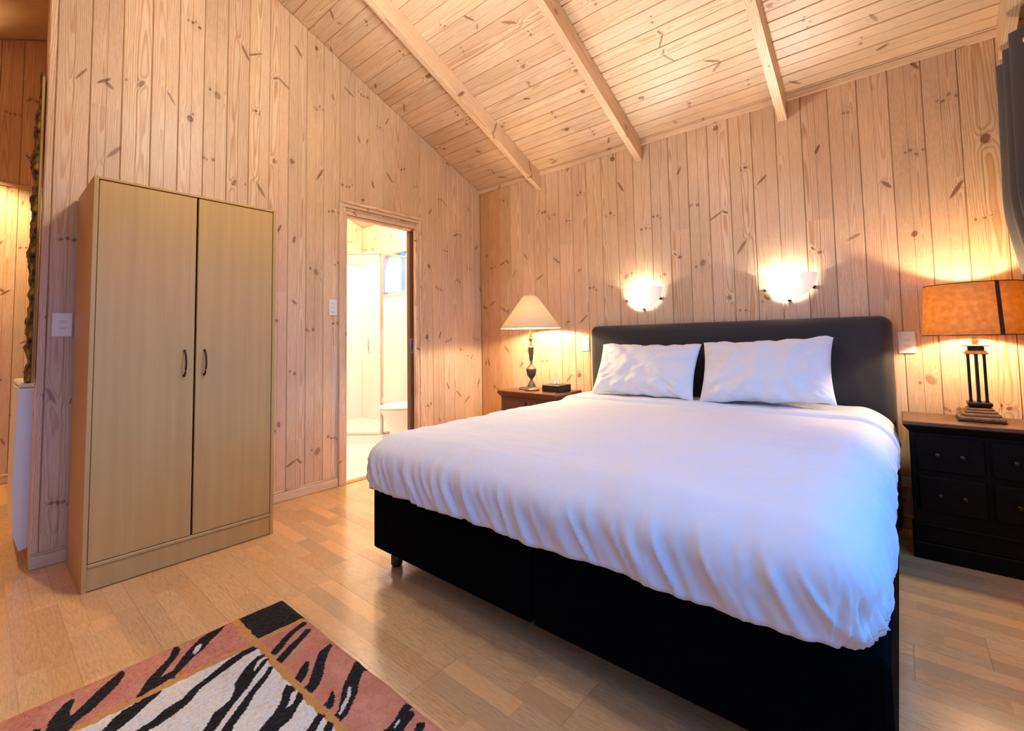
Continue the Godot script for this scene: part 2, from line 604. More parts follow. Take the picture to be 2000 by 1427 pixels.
func make_materials() -> void:
	var pine := pine_texture()
	M.pine = tex_mat(pine, 0.42)
	M.pine.vertex_color_use_as_albedo = true
	M.pine_plain = tex_mat(streak_texture(Vector3(228, 200, 170), Vector3(210, 172, 136), 31, 0.09, 0.006), 0.45, Vector3(2.0, 0.5, 2.0), true)
	M.beam = M.pine
	M.subfloor = mat(Color8(120, 90, 65), 0.9)
	M.laminate = tex_mat(laminate_texture(), 0.17)
	M.laminate.metallic_specular = 0.7
	M.beech = tex_mat(streak_texture(Vector3(206, 164, 98), Vector3(190, 146, 82), 17, 0.05, 0.004), 0.4, Vector3(1.6, 0.45, 1.6), true)
	M.espresso = tex_mat(streak_texture(Vector3(17, 11, 9), Vector3(10, 6, 5), 18, 0.06, 0.006), 0.5, Vector3(2.0, 0.6, 2.0), true)
	M.mahogany = tex_mat(streak_texture(Vector3(104, 58, 40), Vector3(76, 40, 28), 19, 0.06, 0.006), 0.35, Vector3(2.0, 0.6, 2.0), true)
	M.walnut = tex_mat(streak_texture(Vector3(118, 82, 56), Vector3(88, 58, 38), 23, 0.06, 0.006), 0.35, Vector3(2.0, 0.6, 2.0), true)
	var wv := weave_texture(Color8(46, 44, 46))
	M.headboard = tex_mat(wv, 0.75, Vector3(9, 9, 9), true)
	M.headboard.rim_enabled = true
	M.headboard.rim = 0.25
	var bv := weave_texture(Color8(9, 9, 11))
	M.base_fabric = tex_mat(bv, 0.9, Vector3(9, 9, 9), true)
	M.base_fabric.metallic_specular = 0.12
	M.espresso.metallic_specular = 0.25
	M.cotton = mat(Color8(226, 226, 230), 0.78)
	M.cotton.rim_enabled = true
	M.cotton.rim = 0.15
	M.cotton.normal_enabled = true
	M.cotton.normal_texture = noise_texture(61, 0.03, Color.WHITE, Color.WHITE, true)
	M.cotton.normal_scale = 0.08
	M.cotton.uv1_triplanar = true
	M.cotton.uv1_scale = Vector3(3, 3, 3)
	M.cotton_plain = mat(Color8(228, 226, 224), 0.8)
	M.white_plastic = mat(Color8(236, 232, 226), 0.35)
	M.rocker = mat(Color8(222, 218, 212), 0.3)
	M.dark_slot = mat(Color8(30, 28, 28), 0.6)
	M.chrome = mat(Color8(210, 212, 214), 0.15, 1.0)
	M.bronze = mat(Color8(74, 52, 34), 0.35, 0.8)
	M.pewter = tex_mat(noise_texture(71, 0.02, Color8(92, 80, 64), Color8(142, 126, 102)), 0.45, Vector3(4, 4, 4), true)
	M.pewter.metallic = 0.35
	M.pewter_dark = tex_mat(noise_texture(72, 0.03, Color8(62, 48, 36), Color8(104, 84, 64)), 0.55, Vector3(6, 6, 6), true)
	M.black_metal = mat(Color8(22, 20, 20), 0.4, 0.3)
	M.stone = tex_mat(noise_texture(73, 0.03, Color8(120, 98, 68), Color8(176, 150, 112)), 0.6, Vector3(6, 6, 6), true)
	M.shade_cream = mat(Color8(224, 200, 160), 0.85)
	M.shade_cream.backlight_enabled = true
	M.shade_cream.backlight = Color.from_rgba8(52, 43, 29)
	M.shade_amber = tex_mat(noise_texture(74, 0.035, Color8(182, 124, 56), Color8(216, 158, 82)), 0.85, Vector3(3, 3, 3), true)
	M.shade_amber.backlight_enabled = true
	M.shade_amber.backlight = Color.from_rgba8(84, 64, 29)
	M.shade_inner = mat(Color8(244, 232, 205), 0.9)
	M.seam = mat(Color8(84, 48, 30), 0.85)
	M.opal = mat(Color8(248, 240, 226), 0.3)
	M.opal.backlight_enabled = true
	M.opal.backlight = Color(0.36, 0.345, 0.32)
	M.bulb = mat(Color.WHITE, 0.4)
	M.bulb.emission_enabled = true
	M.bulb.emission = Color(1.0, 0.86, 0.62)
	M.bulb.emission_energy_multiplier = 6.0
	M.black_card = mat(Color8(18, 18, 20), 0.5)
	M.tissue = mat(Color8(244, 244, 244), 0.9)
	M.tissue.backlight_enabled = true
	M.tissue.backlight = Color(0.7, 0.7, 0.7)
	M.cord = mat(Color8(60, 42, 30), 0.6)
	M.curtain = tex_mat(weave_texture(Color8(92, 88, 92)), 0.85, Vector3(17, 17, 17), true)
	M.glass = mat(Color(0.93, 0.97, 0.96, 0.06), 0.03)
	M.glass.transparency = BaseMaterial3D.TRANSPARENCY_ALPHA
	M.enamel = mat(Color8(240, 240, 236), 0.25)
	M.fridge = mat(Color8(232, 230, 224), 0.35)
	M.liner = mat(Color8(242, 240, 232), 0.3)
	M.vinyl = tex_mat(noise_texture(75, 0.02, Color8(226, 218, 204), Color8(240, 234, 222)), 0.35, Vector3(2, 2, 2), true)
	M.paint = mat(Color8(238, 230, 214), 0.6)
	M.bark = tex_mat(noise_texture(76, 0.018, Color8(14, 10, 8), Color8(206, 160, 60)), 0.9, Vector3(5, 5, 5), true)
	M.sapwood = tex_mat(streak_texture(Vector3(206, 166, 84), Vector3(150, 104, 50), 25, 0.08, 0.01), 0.6, Vector3(2, 0.6, 2), true)
	M.blue_cloth = mat(Color8(96, 150, 236), 0.9)
	M.blue_cloth.backlight_enabled = true
	M.blue_cloth.backlight = Color(0.5, 0.65, 1.0)
	M.net = mat(Color8(240, 240, 240), 0.9)
	M.net.backlight_enabled = true
	M.net.backlight = Color(0.8, 0.8, 0.8)


# ------------------------------------------------------------------ boards
# A tongue-and-groove board with a V at each edge and a shallower one down the middle.
# It lies from o along U (width w) and V; it runs from s0..e0 at u = 0 to s1..e1 at u = w.
func board(parent: Node, o: Vector3, U: Vector3, V: Vector3, w: float, s0: float, e0: float, s1: float, e1: float, full := 0.13, heart := Color.WHITE, called := "board") -> void:
	var N := U.cross(V).normalized()
	var mb := MB.new()
	var k := rng.randf_range(0.90, 1.03)
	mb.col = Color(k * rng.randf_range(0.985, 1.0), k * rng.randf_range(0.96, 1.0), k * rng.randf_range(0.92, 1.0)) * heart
	var strip := rng.randi_range(0, NS - 1)
	var fu := rng.randf() < 0.5
	var fv := rng.randf() < 0.5
	var off := rng.randf()
	var b := 0.0042
	var prof := [[0.0, -0.012], [0.0008, -0.0045], [b, 0.0]]
	if w > full * 0.7:
		prof += [[w * 0.5 - 0.0022, 0.0], [w * 0.5, -0.0024], [w * 0.5 + 0.0022, 0.0]]
	prof += [[w - b, 0.0], [w - 0.0008, -0.0045], [w, -0.012]]
	for j in prof.size() - 1:
		var q := []
		var uv := []
		for c in [[j, 0], [j + 1, 0], [j + 1, 1], [j, 1]]:
			var u: float = prof[c[0]][0]
			var f := u / w
			var v := lerpf(s0, s1, f) if c[1] == 0 else lerpf(e0, e1, f)
			q.append(o + U * u + V * v + N * prof[c[0]][1])
			var a := 0.04 + 0.92 * clampf(u / full, 0.0, 1.0)
			uv.append(Vector2((strip + (1.0 - a if fu else a)) / NS, off + v / 3.6 * (-1.0 if fv else 1.0)))
		mb.quad(q[0], q[1], q[2], q[3], N + U * (-0.5 if prof[j + 1][1] > prof[j][1] else (0.5 if prof[j + 1][1] < prof[j][1] else 0.0)), uv)
	obj(called, mb, M.pine, parent)


# a plain dressed piece of pine (casing, skirting, rafter); grain runs along axis 0 x, 1 y, 2 z
func stick(called: String, parent: Node, lo: Vector3, hi: Vector3, axis: int, bev := 0.003, tint := 1.0) -> MeshInstance3D:
	var mb := MB.new()
	var k := tint * rng.randf_range(0.95, 1.02)
	mb.col = Color(k, k * 0.985, k * 0.96)
	mb.box(lo, hi, bev)
	var strip := rng.randi_range(0, NS - 1)
	var off := rng.randf()
	var a1 := (axis + 1) % 3
	var a2 := (axis + 2) % 3
	for j in mb.v.size():
		var p := mb.v[j]
		var wd := (p[a1] - lo[a1]) + (p[a2] - lo[a2])
		mb.t[j] = Vector2((strip + clampf(0.08 + wd / 0.16 * 0.8, 0.04, 0.96)) / NS, off + (p[axis] - lo[axis]) / 3.6)
	return obj(called, mb, M.pine, parent)


func ceil_y(z: float) -> float:
	return HW + SL * z if z <= RIDGE else HW + SL * (2.0 * RIDGE - z)


# ------------------------------------------------------------------ the setting
func build_shell() -> void:
	# floor: laminate planks that run along the bed-head wall, on a slab
	var fl := struct("floor", "honey laminate floor of three-strip planks", "floor")
	part("slab", fl, M.subfloor, Vector3(XB - 0.1, -0.15, -0.1), Vector3(XR + 0.15, -0.009, ZF + 0.1), 0.0)
	var pl := 1.29
	var pw := 0.195
	var row := 0
	var z := 0.0
	while z < ZF - 0.01:
		var z1 := minf(z + pw, ZF)
		var x: float = -2.1 - pl * [0.0, 0.37, 0.71, 0.18, 0.55, 0.86][row % 6]
		while x < XR:
			var xa := maxf(x, 0.0 if z < ZE - 0.1 else XB)
			var xb := minf(x + pl, XR)
			if xb - xa > 0.03:
				var mb := MB.new()
				var kk := rng.randf_range(0.95, 1.02)
				mb.col = Color(kk, kk, kk)
				var k := rng.randi_range(0, 5)
				var fx := rng.randf() < 0.5
				var e := 0.0007
				var u0 := (xa - x) / pl
				var u1 := (xb - x) / pl
				if fx:
					u0 = 1.0 - u0
					u1 = 1.0 - u1
				var v0 := (k + 0.01) / 6.0
				var v1 := (k + 0.01 + 0.98 * (z1 - z) / pw) / 6.0
				mb.quad(Vector3(xa + e, 0, z + e), Vector3(xb - e, 0, z + e), Vector3(xb - e, 0, z1 - e), Vector3(xa + e, 0, z1 - e), Vector3.UP, [Vector2(u0, v0), Vector2(u1, v0), Vector2(u1, v1), Vector2(u0, v1)])
				for s in [[Vector3(xa, -0.0012, z), Vector3(xb, -0.0012, z), Vector3(xb - e, 0, z + e), Vector3(xa + e, 0, z + e), Vector3(0, 1, -1), v0], [Vector3(xa, -0.0012, z1), Vector3(xb, -0.0012, z1), Vector3(xb - e, 0, z1 - e), Vector3(xa + e, 0, z1 - e), Vector3(0, 1, 1), v1]]:
					mb.quad(s[0], s[1], s[2], s[3], s[4], [Vector2(u0, s[5]), Vector2(u1, s[5]), Vector2(u1, s[5]), Vector2(u0, s[5])])
				for s in [[xa, xa + e, Vector3(-1, 1, 0), u0], [xb, xb - e, Vector3(1, 1, 0), u1]]:
					mb.quad(Vector3(s[0], -0.0012, z), Vector3(s[0], -0.0012, z1), Vector3(s[1], 0, z1 - e), Vector3(s[1], 0, z + e), s[2], [Vector2(s[3], v0), Vector2(s[3], v1), Vector2(s[3], v1), Vector2(s[3], v0)])
				obj("plank", mb, M.laminate, fl)
			x += pl
		z = z1
		row += 1
	part("vinyl", fl, M.vinyl, Vector3(XB, -0.009, 0.0), Vector3(0.0, 0.001, 2.0), 0.0)
	part("hall_floor", fl, M.subfloor, Vector3(XB, -0.009, 2.0), Vector3(0.0, 0.0, 2.93), 0.0)

	# wall behind the bed head, which goes on into the bathroom
	var wb := struct("wall_back", "knotty pine board wall behind the bed head", "wall")
	part("backing", wb, M.pine_plain, Vector3(0.0, 0, -0.1), Vector3(XR + 0.1, HW + 0.02, -0.012), 0.0)
	var bw := 0.1352
	var xs := 2.955 - 22.0 * bw
	while xs < XR - 0.005:
		var a := maxf(xs, 0.0)
		var b := minf(xs + bw, XR)
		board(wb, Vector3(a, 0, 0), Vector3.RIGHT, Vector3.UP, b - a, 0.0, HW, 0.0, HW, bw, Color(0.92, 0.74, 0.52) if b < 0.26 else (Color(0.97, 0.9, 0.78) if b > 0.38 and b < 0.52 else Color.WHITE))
		xs += bw

	# left wall: boards under the rake, with the doorway, ending free at ZE
	var wl := struct("wall_left", "tall knotty pine board wall with the bathroom doorway", "wall")
	var A := Vector3(0, 0, 1)
	var B := Vector3.UP
	var back := MB.new()
	back.prism(PackedVector2Array([Vector2(-0.01, 0), Vector2(0.781, 0), Vector2(0.781, 1.96), Vector2(1.427, 1.96), Vector2(1.427, 0), Vector2(ZE - 0.012, 0), Vector2(ZE - 0.012, ceil_y(RIDGE) - 0.05), Vector2(RIDGE, ceil_y(RIDGE)), Vector2(-0.01, HW)]), Vector3(-0.012, 0, 0), A, B, 0.1)
	obj("backing", back, M.pine_plain, wl)
	var lw := 0.1235
	var zs := 2.826 + 2.0 * lw
	while zs > 0.004:
		var za := minf(zs, ZE)
		var zb := maxf(zs - lw, 0.0)
		if za - zb > 0.01:
			var s := 0.0
			if zb < 1.46 and za > 0.74:
				s = 1.99
			board(wl, Vector3(0, 0, za), Vector3(0, 0, -1), Vector3.UP, za - zb, s, ceil_y(za) - 0.002, s, ceil_y(zb) - 0.002, lw)
		zs -= lw
	# boards that close the free end of the wall
	board(wl, Vector3(-0.112, 0, ZE), Vector3.RIGHT, Vector3.UP, 0.112, 0.0, ceil_y(ZE) - 0.01, 0.0, ceil_y(ZE) - 0.01, 0.13)

	# ceiling: boards along x on both slopes, four rafters below the near slope
	var ce := struct("ceiling", "sloping pine board ceiling with exposed rafters", "ceiling")
	var L := sqrt(1.0 + SL * SL)
	var T := Vector3(0, SL, 1.0) / L
	var up := Vector3(0, 1, -SL) / L
	var slab := MB.new()
	slab.prism(PackedVector2Array([Vector2(-0.1, HW - 0.1 * SL + 0.012), Vector2(RIDGE, ceil_y(RIDGE) + 0.012), Vector2(ZF + 0.1, ceil_y(ZF + 0.1) + 0.012), Vector2(ZF + 0.1, ceil_y(ZF + 0.1) + 0.15), Vector2(RIDGE, ceil_y(RIDGE) + 0.16), Vector2(-0.1, HW + 0.12)]), Vector3(XR + 0.15, 0, 0), Vector3(0, 0, 1), Vector3.UP, XR + 0.15 - XB + 0.1)
	obj("roof_slab", slab, M.pine_plain, ce)
	var cw := 0.1118 * L
	var k := 0
	while 0.031 - 0.1118 + 0.1118 * (k + 1) < RIDGE + 0.02:
		var z0 := maxf(0.0, 0.031 - 0.1118 + 0.1118 * k)
		var z1 := minf(RIDGE, 0.031 + 0.1118 * k)
		if z1 > z0:
			board(ce, Vector3(XR, ceil_y(z0), z0), T, Vector3.LEFT, (z1 - z0) * L, 0.0, XR, 0.0, XR, cw)
		k += 1
	for r in 4:
		var x1 := 0.748 + 0.9338 * r
		var mb := MB.new()
		var kk := rng.randf_range(0.96, 1.03)
		mb.col = Color(kk, kk * 0.99, kk * 0.95)
		var d := 0.142
		var z2 := RIDGE + 0.02
		var poly := PackedVector2Array([Vector2(0.001, HW - 0.002), Vector2(z2, HW + SL * z2 - 0.002), Vector2(z2, HW + SL * z2 - d), Vector2(0.001, HW - d)])
		mb.prism(poly, Vector3(x1, 0, 0), Vector3(0, 0, 1), Vector3.UP, 0.047)
		var strip := (r * 5 + 2) % NS
		for j in mb.v.size():
			var p := mb.v[j]
			var dd := clampf((HW + SL * p.z - p.y) / 0.2 + (x1 - p.x) / 0.14, 0.0, 1.0)
			mb.t[j] = Vector2((strip + 0.06 + 0.88 * dd) / NS, 0.2 * r + p.z / 3.6)
		obj("rafter", mb, M.pine, ce)
	# narrow cover strip along the top of the bed-head wall
	var tr := struct("trim_1", "narrow pine cover strip under the ceiling", "trim")
	var x0 := 0.0
	for r in 5:
		var xa: float = 0.748 + 0.9338 * r - 0.047 if r < 4 else XR
		var mb := MB.new()
		mb.col = Color(1.04, 1.02, 0.98)
		mb.prism(PackedVector2Array([Vector2(0.0005, HW - 0.026), Vector2(0.012, HW - 0.024), Vector2(0.022, HW + 0.006), Vector2(0.0005, HW - 0.002)]), Vector3(xa, 0, 0), Vector3(0, 0, 1), Vector3.UP, xa - x0)
		for j in mb.v.size():
			mb.t[j] = Vector2(0.04 + 0.02 * mb.v[j].z / 0.022, mb.v[j].x / 3.6)
		obj("strip", mb, M.pine, tr)
		x0 = xa + 0.047

	# skirtings
	var bl := struct("baseboard_left", "pine skirting board along the left wall", "baseboard")
	for s in [[0.001, 0.731], [1.481, ZE]]:
		stick("skirting", bl, Vector3(0.0005, 0.0, s[0]), Vector3(0.014, 0.058, s[1]), 2, 0.004)
		stick("cap", bl, Vector3(0.0005, 0.0585, s[0]), Vector3(0.010, 0.070, s[1]), 2, 0.003)
	var bb := struct("baseboard_back", "pine skirting board behind the bed", "baseboard")
	stick("skirting", bb, Vector3(0.015, 0.0, 0.0005), Vector3(XR - 0.001, 0.068, 0.014), 0, 0.004)

	# right wall with a wide window, wall behind the camera
	var wr := struct("wall_right", "pine wall with the wide bedroom window", "wall")
	var wz0 := 0.42
	var wz1 := 4.8
	var wy0 := 0.62
	var wy1 := 2.12
	part("below_window", wr, M.pine_plain, Vector3(XR, 0, -0.1), Vector3(XR + 0.12, wy0, ZF), 0.0)
	part("above_window", wr, M.pine_plain, Vector3(XR, wy1, -0.1), Vector3(XR + 0.12, 3.75, ZF), 0.0)
	part("pier", wr, M.pine_plain, Vector3(XR, wy0, -0.1), Vector3(XR + 0.12, wy1, wz0), 0.0)
	part("pier", wr, M.pine_plain, Vector3(XR, wy0, wz1), Vector3(XR + 0.12, wy1, ZF), 0.0)
	var wn := struct("window_1", "wide pine-framed window in the right wall", "window")
	for s in 5:
		var zz := lerpf(wz0, wz1, s / 4.0)
		stick("mullion" if s in [1, 2, 3] else "jamb", wn, Vector3(XR + 0.02, wy0 + 0.046, clampf(zz - 0.023, wz0, wz1 - 0.046)), Vector3(XR + 0.09, wy1 - 0.046, clampf(zz - 0.023, wz0, wz1 - 0.046) + 0.046), 1)
	stick("sill", wn, Vector3(XR - 0.03, wy0, wz0), Vector3(XR + 0.12, wy0 + 0.045, wz1), 2)
	stick("head", wn, Vector3(XR + 0.005, wy1 - 0.045, wz0), Vector3(XR + 0.12, wy1, wz1), 2)
	for s in 4:
		part("pane", wn, M.glass, Vector3(XR + 0.052, wy0 + 0.046, lerpf(wz0, wz1, s / 4.0) + 0.047), Vector3(XR + 0.056, wy1 - 0.046, lerpf(wz0, wz1, (s + 1) / 4.0) - 0.047), 0.0)
	var wf := struct("wall_front", "pine wall opposite the bed", "wall")
	part("lining", wf, M.pine_plain, Vector3(XB - 0.1, 0, ZF), Vector3(XR + 0.15, HW + 0.1, ZF + 0.1), 0.0)
	# hall and bathroom walls
	var wh := struct("wall_hall", "far pine board wall of the hall", "wall")
	part("backing", wh, M.pine_plain, Vector3(XB - 0.1, 0, -0.1), Vector3(XB - 0.012, 3.75, ZF), 0.0)
	var zz := 1.9
	while zz < 4.2:
		board(wh, Vector3(XB, 0, zz + 0.12), Vector3(0, 0, -1), Vector3.UP, 0.12, 0.0, 2.262, 0.0, 2.262, 0.12)
		board(wh, Vector3(XB, 0, zz + 0.12), Vector3(0, 0, -1), Vector3.UP, 0.12, 2.282, ceil_y(zz + 0.12), 2.282, ceil_y(zz), 0.12)
		zz += 0.12
	stick("rail", wh, Vector3(XB, 2.258, 2.3), Vector3(XB + 0.014, 2.286, 4.2), 2)
	stick("skirting", wh, Vector3(XB, 0.0, 2.3), Vector3(XB + 0.014, 0.07, 4.2), 2)
	var wp := struct("wall_partition", "partition between the bathroom and the hall", "wall")
	var pm := MB.new()
	pm.prism(PackedVector2Array([Vector2(2.0, 0), Vector2(2.08, 0), Vector2(2.08, ceil_y(2.08)), Vector2(2.0, ceil_y(2.0))]), Vector3(-0.112, 0, 0), Vector3(0, 0, 1), Vector3.UP, -0.112 - XB + 0.01)
	obj("lining", pm, M.pine_plain, wp)


func build_doorway() -> void:
	# casing round the doorway, jamb lining and the pocket door that shows its leading edge
	var tr := struct("trim_2", "pine casing round the bathroom doorway", "trim")
	for s in [[1.427, 1.479, 1.452], [0.781, 0.7325, 0.757]]:
		var a: float = minf(s[0], s[1])
		var b: float = maxf(s[0], s[1])
		stick("casing", tr, Vector3(0.0005, 0.0, a), Vector3(0.013, 2.008, b), 1, 0.004)
		stick("bead", tr, Vector3(0.013, 0.0, minf(s[1], s[2])), Vector3(0.021, 2.035, maxf(s[1], s[2])), 1, 0.004)
	stick("casing", tr, Vector3(0.0005, 2.009, 0.7325), Vector3(0.013, 2.035, 1.479), 2, 0.004)
	stick("bead", tr, Vector3(0.0005, 2.0355, 0.7325), Vector3(0.021, 2.06, 1.479), 2, 0.004)
	stick("head_lining", tr, Vector3(-0.112, 1.955, 0.782), Vector3(0.010, 1.985, 1.426), 2, 0.002)
	stick("jamb", tr, Vector3(-0.112, 0.0, 1.414), Vector3(0.008, 1.954, 1.4265), 1, 0.002)
	stick("stop", tr, Vector3(-0.020, 1.935, 0.83), Vector3(0.000, 1.954, 1.413), 2, 0.002)
	stick("jamb", tr, Vector3(-0.112, 0.0, 0.7815), Vector3(-0.084, 1.954, 0.790), 1, 0.002)
	stick("jamb", tr, Vector3(-0.026, 0.0, 0.7815), Vector3(0.008, 1.954, 0.790), 1, 0.002)
	var d := struct("door_1", "brown sliding pocket door pushed into the wall", "door")
	part("leaf", d, M.walnut, Vector3(-0.075, 0.006, 0.782), Vector3(-0.035, 1.945, 0.822), 0.002)
	var rim := MB.new()
	var path := []
	for k in 24:
		var a := TAU * k / 24.0
		path.append(Vector3(-0.0345, 0.975 + clampf(sin(a) * 1.6, -1, 1) * 0.05 + sin(a) * 0.012, 0.802 + cos(a) * 0.012))
	rim.tube(path, 0.003, 6, true)
	obj("pull", rim, M.chrome, d)
	part("pull_recess", d, M.dark_slot, Vector3(-0.0352, 0.925, 0.793), Vector3(-0.0342, 1.025, 0.811), 0.0)
	var th := struct("trim_3", "pale threshold strip in the bathroom doorway", "trim")
	part("strip", th, M.sapwood, Vector3(-0.05, 0.0, 0.83), Vector3(0.012, 0.005, 1.413), 0.002)


func build_bathroom() -> void:
	var wbath := struct("wall_bathroom", "pine and white lined bathroom wall", "wall")
	part("backing", wbath, M.pine_plain, Vector3(XB - 0.1, 0, -0.1), Vector3(-1.665, HW + 0.02, -0.012), 0.0)
	part("backing", wbath, M.pine_plain, Vector3(-1.165, 0, -0.1), Vector3(-0.001, HW + 0.02, -0.012), 0.0)
	part("backing", wbath, M.pine_plain, Vector3(-1.665, 0, -0.1), Vector3(-1.165, 1.56, -0.012), 0.0)
	part("backing", wbath, M.pine_plain, Vector3(-1.665, 2.06, -0.1), Vector3(-1.165, HW + 0.02, -0.012), 0.0)
	var x := XB
	while x < -0.15:
		var w := minf(0.135, -0.112 - x)
		if x + w > -1.665 and x < -1.165:
			board(wbath, Vector3(x, 0, 0), Vector3.RIGHT, Vector3.UP, w, 1.172, 1.545, 1.172, 1.545, 0.135)
			board(wbath, Vector3(x, 0, 0), Vector3.RIGHT, Vector3.UP, w, 2.075, HW, 2.075, HW, 0.135)
		else:
			board(wbath, Vector3(x, 0, 0), Vector3.RIGHT, Vector3.UP, w, 1.172, HW, 1.172, HW, 0.135)
		x += 0.135
	var z := 0.0
	while z < 1.9:
		board(wbath, Vector3(XB, 0, z + 0.135), Vector3(0, 0, -1), Vector3.UP, 0.135, 1.172, ceil_y(z + 0.135), 1.172, ceil_y(z), 0.135)
		z += 0.135
	part("white_panel", wbath, M.liner, Vector3(-1.0, 0.0, -0.012), Vector3(-0.112, 1.17, 0.004), 0.002)
	part("white_panel", wbath, M.liner, Vector3(XB - 0.012, 0.0, 1.06), Vector3(XB + 0.004, 1.17, 2.0), 0.002)
	stick("corner_bead", wbath, Vector3(XB, 1.99, 0.02), Vector3(XB + 0.02, 2.01, 1.9), 2)
	var wn := struct("window_2", "small bathroom window over the shower", "window")
	stick("sill", wn, Vector3(-1.68, 1.545, -0.09), Vector3(-1.15, 1.575, 0.012), 0)
	stick("head", wn, Vector3(-1.68, 2.045, -0.09), Vector3(-1.15, 2.074, 0.008), 0)
	stick("jamb", wn, Vector3(-1.68, 1.576, -0.09), Vector3(-1.65, 2.044, 0.008), 1)
	stick("jamb", wn, Vector3(-1.18, 1.576, -0.09), Vector3(-1.15, 2.044, 0.008), 1)
	part("pane", wn, M.glass, Vector3(-1.649, 1.577, -0.06), Vector3(-1.181, 2.043, -0.056), 0.0)

	# curtain on the small window: blue sides, a white middle with a bowed top
	var cu := thing("cafe_curtain", "blue and white cafe curtain on the bathroom window", "curtain", Vector3(-1.415, 1.58, 0.02))
	for s in 3:
		var mb := MB.new()
		var pts := []
		var xa: float = [-0.235, -0.165, 0.155][s]
		var xb: float = [-0.166, 0.154, 0.235][s]
		for r in 9:
			var rowp := []
			for c in 33:
				var f := c / 32.0
				var xx := lerpf(xa, xb, f)
				var top := 0.46 if s != 1 else 0.36 - 0.10 * pow(2.0 * f - 1.0, 2.0)
				rowp.append(Vector3(xx, lerpf(0.02, top, r / 8.0), 0.006 * sin(xx * 160.0)))
			pts.append(rowp)
		mb.grid(pts, func(_p): return Vector3.BACK)
		obj("white_panel" if s == 1 else "blue_panel", mb, M.net if s == 1 else M.blue_cloth, cu)
	var rod := MB.new()
	rod.tube([Vector3(-0.26, 0.465, 0), Vector3(0.26, 0.465, 0)], 0.005, 8)
	obj("rod", rod, M.chrome, cu)

	# corner shower cubicle: white liner, tray, chrome frame, glass and a door across the corner
	var sh := thing("shower_cubicle", "glass corner shower with chrome frame and white liner in the bathroom", "shower", Vector3(XB, 0, 0))
	var P := [Vector3(1.14, 0, 0.02), Vector3(1.16, 0, 0.49), Vector3(0.60, 0, 0.97), Vector3(0.02, 0, 1.02)]
	var tray := MB.new()
	tray.prism(PackedVector2Array([Vector2(0.012, -0.012), Vector2(1.16, -0.012), Vector2(1.185, -0.50), Vector2(0.61, -1.0), Vector2(0.012, -1.05)]), Vector3(0, 0.001, 0), Vector3(1, 0, 0), Vector3(0, 0, -1), 0.08)
	obj("tray", tray, M.enamel, sh)
	part("liner", sh, M.liner, Vector3(0.0, 0.081, -0.012), Vector3(0.45, 1.97, 0.012), 0.002)
	part("liner", sh, M.liner, Vector3(0.451, 0.081, -0.012), Vector3(1.15, 1.54, 0.012), 0.002)
	part("liner", sh, M.liner, Vector3(-0.012, 0.081, 0.013), Vector3(0.012, 1.97, 1.04), 0.002)
	for k in 4:
		var mb := MB.new()
		mb.box(P[k] + Vector3(-0.013, 0.081, -0.013), P[k] + Vector3(0.013, 1.935, 0.013), 0.003)
		obj("post", mb, M.chrome, sh)
	for k in 3:
		for y in [0.095, 1.92]:
			var mb := MB.new()
			mb.tube([P[k] + Vector3.UP * y, P[k + 1] + Vector3.UP * y], 0.013, 6)
			obj("rail", mb, M.chrome, sh)
		var d: Vector3 = (P[k + 1] - P[k]).normalized()
		var mg := MB.new()
		var nrm := d.cross(Vector3.UP)
		var a: Vector3 = P[k] + d * 0.016
		var b: Vector3 = P[k + 1] - d * 0.016
		mg.prism(PackedVector2Array([Vector2(0, 0.11), Vector2((b - a).length(), 0.11), Vector2((b - a).length(), 1.905), Vector2(0, 1.905)]), a - nrm * 0.002, d, Vector3.UP, 0.004)
		obj("glass_panel" if k != 1 else "glass_door", mg, M.glass, sh)
	var hm := MB.new()
	var dd: Vector3 = (P[2] - P[1]).normalized()
	var hn := Vector3(-dd.z, 0, dd.x)
	if hn.z < 0:
		hn = -hn
	var hp: Vector3 = P[1] + dd * 0.12
	hm.tube([hp + Vector3.UP * 0.90 + hn * 0.004, hp + Vector3.UP * 0.92 + hn * 0.035, hp + Vector3.UP * 0.99 + hn * 0.05, hp + Vector3.UP * 1.06 + hn * 0.035, hp + Vector3.UP * 1.08 + hn * 0.004], 0.008, 8)
	obj("handle", hm, M.chrome, sh)

	# toilet against the end wall, lid closed
	var to := thing("toilet", "white toilet with closed lid beside the shower", "toilet", Vector3(-0.66, 0.002, 0.02))
	var bowl := MB.new()
	bowl.lathe([Vector2(0.0, 0.0), Vector2(0.13, 0.0), Vector2(0.115, 0.12), Vector2(0.14, 0.24), Vector2(0.185, 0.34), Vector2(0.185, 0.37), Vector2(0.0, 0.37)], Vector3(0, 0, 0.40), 32, 1.0, 1.28)
	obj("bowl", bowl, M.enamel, to)
	var lid := MB.new()
	lid.lathe([Vector2(0.0, 0.375), Vector2(0.19, 0.375), Vector2(0.195, 0.385), Vector2(0.19, 0.398), Vector2(0.12, 0.41), Vector2(0.0, 0.413)], Vector3(0, 0, 0.40), 32, 1.0, 1.28)
	obj("lid", lid, M.enamel, to)
	part("cistern", to, M.enamel, Vector3(-0.19, 0.36, 0.0), Vector3(0.19, 0.74, 0.15), 0.02)
	part("flush_button", to, M.chrome, Vector3(-0.03, 0.74, 0.06), Vector3(0.03, 0.748, 0.09), 0.003)

	# ceiling globe of the bathroom
	globe("bathroom_light", "round opal ceiling light in the bathroom", Vector3(-0.75, 2.52, 0.95), 0.13, Color(1.0, 0.98, 0.93), BATH_E)


